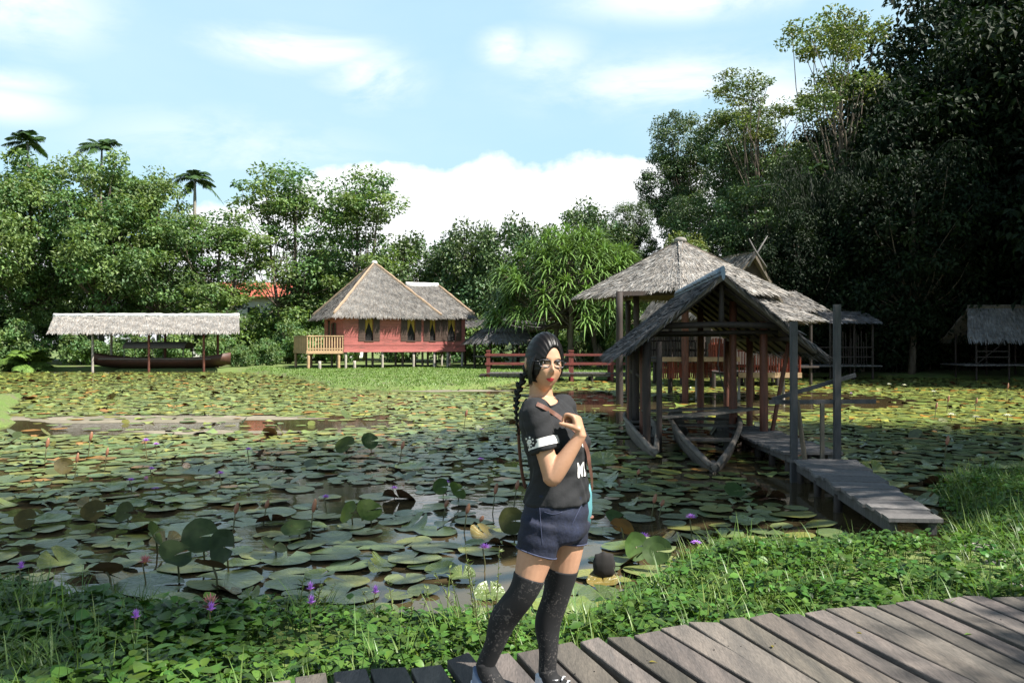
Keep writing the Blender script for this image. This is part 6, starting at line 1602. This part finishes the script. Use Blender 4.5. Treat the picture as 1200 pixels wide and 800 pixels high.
for k in range(6):       # thin locks that fall over the temple in front of the ear
    o_ = k * .004
    C, Rr = smooth_path([LW(SL * (.054 + k * .001), .054 - o_, .048), LW(SL * (.073 + k * .0006), .052 - o_, .0), LW(SL * (.074 + k * .0004), .047 - o_, -.045), LW(SL * (.064 + k * .0012), .046 - o_ * 1.2, -.092 - .004 * (k % 3))], [.0035, .005, .004, .0008], 16)
    mb.tube(C, Rr, 8)
mb.build('hair', MAT['hair'], person)
# the plait behind her shoulder
bp_ = [PW(617, 433, .03), PW(609, 452, .03), PW(605.5, 468, .03), PW(605, 482, .02), PW(606, 496, .02), PW(607.5, 510, .02)]
C, Rr = smooth_path(bp_, [.018, .0165, .0135, .0105, .0075, .0035], 40)
mb = MB(); mb.tube(C, Rr * .55, 8)
tg_ = nrm(np.gradient(C, axis=0))
for i in range(0, 39, 2):
    sgn = 1 if (i // 2) % 2 else -1; sdv = nrm(np.cross(tg_[i], np.array((0, 1., 0)))); rr_ = Rr[i][0]
    ax_ = nrm(tg_[i] * .8 - sdv * sgn * .55); mb.ball(C[i] + sdv * sgn * rr_ * .38, (rr_ * .62, rr_ * .66, rr_ * 1.15), 10, 8, rot=np.stack([nrm(np.cross(ax_, (0, 1., 0))), nrm(np.cross(ax_, np.cross(ax_, (0, 1., 0)))), ax_], 1))
mb.build('plait', MAT['hair'], person)

# --- t-shirt ----------------------------------------------------------------
mb = MB(); torso(mb, .008, .34, .985)
C_, A_, B_ = interp_rings(TK, 121)
ids = np.linspace(38, 60, 8).astype(int); mb.loft([ell(C_[i], A_[i] * .94 + .010 + .003 * (60 - i) / 22, B_[i] * .94 + .010 + .004 * (60 - i) / 22) for i in ids])
for sh, el_ in ((shR, elR), (shL, PW(668, 560, .20))):
    C, Rr = smooth_path([sh + (PW(640, 484, 0) - sh) * .45 - UP * .01, sh + UP * .002, sh + (el_ - sh) * .3, sh + (el_ - sh) * .60], [.052, .057, .0585, .0595], 14); mb.tube(C, Rr, 22)
shirt = mb.build('t_shirt', MAT['shirt'], person)
mod_apply(shirt, [('REMESH', dict(mode='VOXEL', voxel_size=.006, use_smooth_shade=True)), ('SMOOTH', dict(factor=.5, iterations=6))])
bm = bmesh.new(); bm.from_mesh(shirt.data)
nc = Vector(PW(637, 462.5, -.02)); NF = Vector(nrm(TF * .8 + np.array((0, -.45, 0))))
for v in list(bm.verts):
    q = v.co - nc; f = q.dot(NF); l = (q - NF * f); l.z = 0
    zz = q.z + .012
    if zz > -.0 - .42 * max(0., f) and (q.x ** 2 + q.y ** 2) < .088 ** 2 and zz > -.065: bm.verts.remove(v)
# even out the cut of the neckline
be = [e for e in bm.edges if e.is_boundary]
nbv = {}
for e in be:
    for a_, b_ in ((e.verts[0], e.verts[1]), (e.verts[1], e.verts[0])): nbv.setdefault(a_, []).append(b_)
for _ in range(14):
    new = {v: v.co * .4 + sum((u.co for u in us), Vector()) / len(us) * .6 for v, us in nbv.items()}
    for v, c_ in new.items(): v.co = c_
loop = []
if nbv:
    v = next(iter(nbv)); prev = None; loop = [v]
    while len(loop) < 2000:
        nx2 = [u for u in nbv[loop[-1]] if u is not prev]
        if not nx2: break
        prev = loop[-1]; u = nx2[0]
        if u is loop[0]: break
        loop.append(u)
collar_pts = [np.array(v.co) for v in loop]
# soft drape folds in the cloth
for v in bm.verts:
    n_ = v.normal; q = v.co
    v.co = q + n_ * (.0036 * math.sin(q.z * 46 + 34 * q.x + 9 * math.sin(q.y * 17)) * (1 if q.z < H - .40 else .5) + .0016 * math.sin(q.z * 110 - 60 * q.x))
bm.to_mesh(shirt.data); bm.free(); shirt.data.update()
for p in shirt.data.polygons: p.use_smooth = True
if len(collar_pts) > 12:
    cp = np.array(collar_pts); mb = MB()
    for _ in range(6): cp = (np.roll(cp, 1, 0) + cp * 2 + np.roll(cp, -1, 0)) / 4
    cp = np.concatenate([cp, cp[:2]]); mb.tube(cp[::2], .0048, 7, cap=False); mb.build('collar', MAT['shirt'], shirt)
sb = BVHTree.FromPolygons([v.co.copy() for v in shirt.data.vertices], [tuple(p.vertices) for p in shirt.data.polygons])
def on_shirt(p, d, off=.0022):
    h = sb.ray_cast(Vector(p), Vector(d)); 
    if h[0] is None: h = sb.find_nearest(Vector(p))
    return np.array(h[0]) + np.array(h[1]) * off * (1 if np.dot(np.array(h[1]), d) < 0 else -1)
# white band round the sleeve with its dark wreath badge
axs = nrm(elR - shR); bc = shR + (elR - shR) * .475
s1 = nrm(np.cross(axs, TF)); s2 = np.cross(axs, s1)
mb = MB(); nb_ = 44; V = []
for a in np.linspace(0, 6.283, nb_, endpoint=False):
    dv = s1 * math.cos(a) + s2 * math.sin(a)
    for w_ in (-.0165, 0., .0165):
        q0 = bc + axs * w_; h = sb.ray_cast(Vector(q0), Vector(dv)); rr_ = h[3] if h[0] is not None and h[3] < .078 else .064
        V.append(q0 + dv * (rr_ + .003))
mb.add(V, [(3 * i + j, 3 * ((i + 1) % nb_) + j, 3 * ((i + 1) % nb_) + j + 1, 3 * i + j + 1) for i in range(nb_) for j in (0, 1)])
mb.build('sleeve_band', MAT['print_white'], shirt)
def badge(cx, cy, r0, r1, mat, name, n=22, lob=0, off=.0045):
    mb = MB(); d = np.array((0, 1., 0)); V = []
    for a in np.linspace(0, 6.283, n, endpoint=False):
        k = 1 + lob * math.cos(a * 8)
        for rr_ in (r0, r1 * k):
            qx, qy = cx + math.cos(a) * rr_ * 270, cy - math.sin(a) * rr_ * 270; p = PW(qx, qy, -.5); V.append(on_shirt(p, nrm(PW(qx, qy, .5) - p), off))
    mb.add(V, [(2 * i, 2 * ((i + 1) % n), 2 * ((i + 1) % n) + 1, 2 * i + 1) for i in range(n)])
    mb.build(name, MAT[mat], shirt)
bx, by2 = 621.5, 517
badge(bx, by2, .001, .029, 'shirt', 'badge', off=.0042, lob=.12); badge(bx, by2, .0015, .0095, 'print_white', 'badge_centre', off=.006)
for k in range(7):
    a = k / 7 * 6.283 + .3; badge(bx + math.cos(a) * 4.6, by2 + math.sin(a) * 4.6, .0005, .0042, 'print_white', 'badge_petal', 8, 0, .006)
# white lettering on the front of the shirt
def letters(txt, px, py, dep, size, face, name='lettering', bold=.02, sx=1.):
    cu = bpy.data.curves.new('lettering', 'FONT'); cu.body = txt; cu.size = size; cu.offset = bold * size; cu.align_x = 'LEFT'
    to = bpy.data.objects.new('lettering_source', cu); COL.objects.link(to)
    dg = bpy.context.evaluated_depsgraph_get(); me_ = bpy.data.meshes.new_from_object(to.evaluated_get(dg), depsgraph=dg); bpy.data.objects.remove(to)
    bm = bmesh.new(); bm.from_mesh(me_); bmesh.ops.triangulate(bm, faces=bm.faces[:]); bmesh.ops.subdivide_edges(bm, edges=[e for e in bm.edges if e.calc_length() > size * .12], cuts=2)
    side = nrm(np.cross(UP, face)); o = PW(px, py, dep)
    for v in bm.verts: v.co = Vector(on_shirt(o + side * (v.co.x * sx) + UP * v.co.y + face * .4, -face, .0035))
    bm.to_mesh(me_); bm.free(); me_.materials.clear(); me_.materials.append(MAT['print_white'])
    q = bpy.data.objects.new(name, me_); COL.objects.link(q); q.parent = shirt
fdir = nrm(np.array((.70, -.71, 0)))
letters('ML', 673.5, 559, -.09, .085, fdir, sx=.78)
letters('9', 681, 524, -.09, .085, fdir, sx=.9)
letters('/', 661, 500, -.11, .05, nrm(np.array((.45, -.9, 0))))

# --- shorts -----------------------------------------------------------------
mb = MB(); torso(mb, .006, .0, .40, 20)
legC = {}
for hp, kn, an, nm, hem in ((hipR, kneeR, ankR, 'r', .30), (hipL, kneeL, ankL, 'l', .20)):
    q_ = MB(); Cc = leg(q_, hp, kn, an, .0085, 0., .23 if nm == 'r' else .15, 14); mb.V += q_.V; mb.T += q_.T; mb.M += q_.M; mb.S += q_.S
    mb.F += [[tuple(i + mb.n for i in f) for f in F_] for F_ in q_.F]; mb.n += q_.n
    i1 = 23 if nm == 'r' else 15; legC[nm] = (Cc[:i1 + 1], np.full((i1 + 1, 2), (.090 - .016 * i1 / 27) + .0085))
shorts = mb.build('shorts', MAT['denim'], person)
mod_apply(shorts, [('REMESH', dict(mode='VOXEL', voxel_size=.006, use_smooth_shade=True)), ('SMOOTH', dict(factor=.5, iterations=4))])
for v in shorts.data.vertices:
    q = v.co; v.co = q + v.normal * (.0022 * math.sin(q.z * 95 + 20 * q.x) + .0015 * math.sin(q.x * 80 - q.z * 40))
for p in shorts.data.polygons: p.use_smooth = True
hb = BVHTree.FromPolygons([v.co.copy() for v in shorts.data.vertices], [tuple(p.vertices) for p in shorts.data.polygons])
def seam(pts, rad=.0013, name='seam'):
    out = []
    for px, py in pts:
        o_ = PW(px, py, -.5); h = hb.ray_cast(Vector(o_), Vector(nrm(PW(px, py, .5) - o_)))
        if h[0] is not None: out.append(np.array(h[0]) + np.array(h[1]) * .001)
    if len(out) > 2: mb = MB(); mb.tube(np.array(out), rad, 6); mb.build(name, MAT['denim_seam'], shorts)
seam([(632 + .3 * i, 588 + i * 4.5) for i in range(12)]); seam([(637 + i * 2.4, 599 + 3 * math.sin(i / 9 * 3)) for i in range(10)]); seam([(683 - i * 1.2, 588 + i * 2.4) for i in range(12)])
for nm in ('r', 'l'):
    Cn, Rn = legC[nm]; ax_ = nrm(Cn[-1] - Cn[-3]); a1 = nrm(np.cross(ax_, TF)); a2 = np.cross(ax_, a1)
    mb = MB(); mb.tube([Cn[-1] - ax_ * .004 + a1 * math.cos(a) * (Rn[-1][0] + .001) + a2 * math.sin(a) * (Rn[-1][1] + .001) for a in np.linspace(0, 6.283, 34)], .0030, 6); mb.build('hem', MAT['denim_seam'], shorts)

# --- stockings and shoes ------------------------------------------------------
for hp, kn, an, t0, toe in ((hipR, kneeR, ankR, .40, (.86, -.45)), (hipL, kneeL, ankL, .335, (.90, -.42))):
    mb = MB(); Cc = leg(mb, hp, kn, an, .0045, t0, 1., 40)
    t2 = nrm(np.array((*toe, 0))); ld_ = max(0., an[2] - .49); Fp, Fr = smooth_path([an + UP * .02, an - UP * .03 + t2 * .02, an + t2 * .10 - UP * (.055 + ld_ * .6), an + t2 * .16 - UP * (.06 + ld_)], [.038, .041, .036, .028], 12); mb.tube(Fp, Fr, 16)
    st = mb.build('stocking', MAT['lace'], person)
    mb = MB(); i0 = int(t0 * 100); axl = nrm(Cc[i0 + 2] - Cc[i0]); a1 = nrm(np.cross(axl, TF)); a2 = np.cross(axl, a1); rr_ = .0715 if t0 > .38 else .077
    sh_ = empty('shoe', (0, 0, 0)); sh_.parent = person
    ft = an + np.array((0, 0, 0)); sz = .40
    lift_ = .085 if t0 > .38 else .0
    def sole_ring(zo, gr): 
        out = []
        for a in np.linspace(0, 6.283, 26, endpoint=False):
            u = math.cos(a); v = math.sin(a); ln = .125; w_ = .040 + .006 * (u > 0) * u - .004 * (u < 0)
            p = np.array((ft[0], ft[1], 0)) + t2 * (.062 + u * (ln + gr)) + np.array((-t2[1], t2[0], 0)) * v * (w_ + gr); out.append((p[0], p[1], sz + zo + lift_ * max(0, .45 - u) / 1.45))
        return out
    mb = MB(); mb.loft([sole_ring(.003, 0), sole_ring(.028, .003), sole_ring(.030, 0)]); mb.build('sole', MAT['shoe_white'], sh_)
    mb = MB(); rings = []
    for k, t in enumerate(np.linspace(0, 1, 7)):
        z = .029 + t * .062; out = []
        for a in np.linspace(0, 6.283, 26, endpoint=False):
            u = math.cos(a); v = math.sin(a); front = .185 - .12 * t ** .7; bk = -.058 + .006 * t; mid = (front + bk) / 2; hl = (front - bk) / 2; w_ = .041 * (1 - .12 * t)
            p = np.array((ft[0], ft[1], 0)) + t2 * (mid + u * hl) + np.array((-t2[1], t2[0], 0)) * v * w_; out.append((p[0], p[1], sz + z + lift_ * max(0, .45 - u) / 1.45))
        rings.append(out)
    mb.loft(rings); mb.build('upper', MAT['shoe_blue' if t0 > .38 else 'shoe_white'], sh_)
    mb = MB()
    for k in range(4):
        c = np.array((ft[0], ft[1], 0)) + t2 * (.075 + .022 * k); sd2 = np.array((-t2[1], t2[0], 0)); zz = sz + .092 - .014 * k
        mb.tube([c - sd2 * .02 + UP * zz, c + UP * (zz + .008), c + sd2 * .02 + UP * zz], .0035, 6)
    mb.build('laces', MAT['shoe_white'], sh_)

# --- the sling bag ------------------------------------------------------------
bag = empty('sling_bag', tuple(PW(655, 590, .25)), 0, 'teal sling bag with a brown strap hanging at the woman\'s far hip', 'bag')
B0 = np.array(bag.location)
fx = np.array((1., -.12, 0)); fx = nrm(fx); fy = np.array((-fx[1], fx[0], 0))
mb = MB(); rings = []
for z, w_, d_ in ((-.115, .125, .03), (-.11, .142, .042), (-.03, .150, .05), (.04, .148, .045), (.075, .14, .03)):
    a = np.linspace(0, 6.283, 28, endpoint=False); cs, sn = np.cos(a), np.sin(a)
    rings.append(np.sign(cs)[:, None] * (np.abs(cs) ** .45)[:, None] * w_ * fx + np.sign(sn)[:, None] * (np.abs(sn) ** .6)[:, None] * d_ * fy + UP * (z + .015))
mb.loft(rings); mb.build('bag_body', MAT['teal'], bag)
mb = MB(); mb.tube([fx * .152 * math.cos(a) * 1.0 + fy * .05 * math.sin(a) - UP * .055 for a in np.linspace(0, 6.283, 30)], .006, 6); mb.build('trim', MAT['strap_leather'], bag)
pts = [(618, 572), (617, 545), (614, 515), (616, 493), (623, 481), (631, 475.5)]
def strap(pix, dep0):
    out = []
    for px, py in pix:
        o_ = PW(px, py, dep0); h = sb.ray_cast(Vector(o_), Vector(nrm(PW(px, py, .5) - o_)))
        out.append(np.array(h[0]) + np.array(h[1]) * .007 if h[0] is not None else PW(px, py, -.02))
    return out
front = strap([(629, 474.5), (633, 476), (639, 479), (646, 483.5), (653, 488.5), (660, 494), (667, 500), (675, 508), (682, 517), (687, 529), (691, 545)], -.5)
front += [PW(693.5, 560, .05), PW(694, 574, .18)]
mb = MB(); Cq, _ = smooth_path(front, [.01] * len(front), 60)
tn_ = nrm(np.gradient(Cq, axis=0)); wdir = nrm(np.cross(tn_, np.array((.35, -.9, .2)))); mb.add(np.concatenate([Cq - wdir * .0085, Cq + wdir * .0085, Cq + wdir * .0085 + np.array((0, .003, 0)), Cq - wdir * .0085 + np.array((0, .003, 0))]) - B0, [(i + j * 60, i + 1 + j * 60, i + 1 + ((j + 1) % 4) * 60, i + ((j + 1) % 4) * 60) for i in range(59) for j in range(4)], smooth=False)
bk = [PW(629, 474.5, -.06), PW(620, 477, .0), PW(612, 487, .06), PW(608, 505, .1), PW(609, 530, .12), PW(612, 555, .16), PW(616, 572, .2)]
Cq, _ = smooth_path(bk, [.01] * 7, 40); mb.tube(Cq - B0, np.stack([np.full(40, .0075), np.full(40, .002)], 1), 8)
mb.build('strap', MAT['strap_leather'], bag)
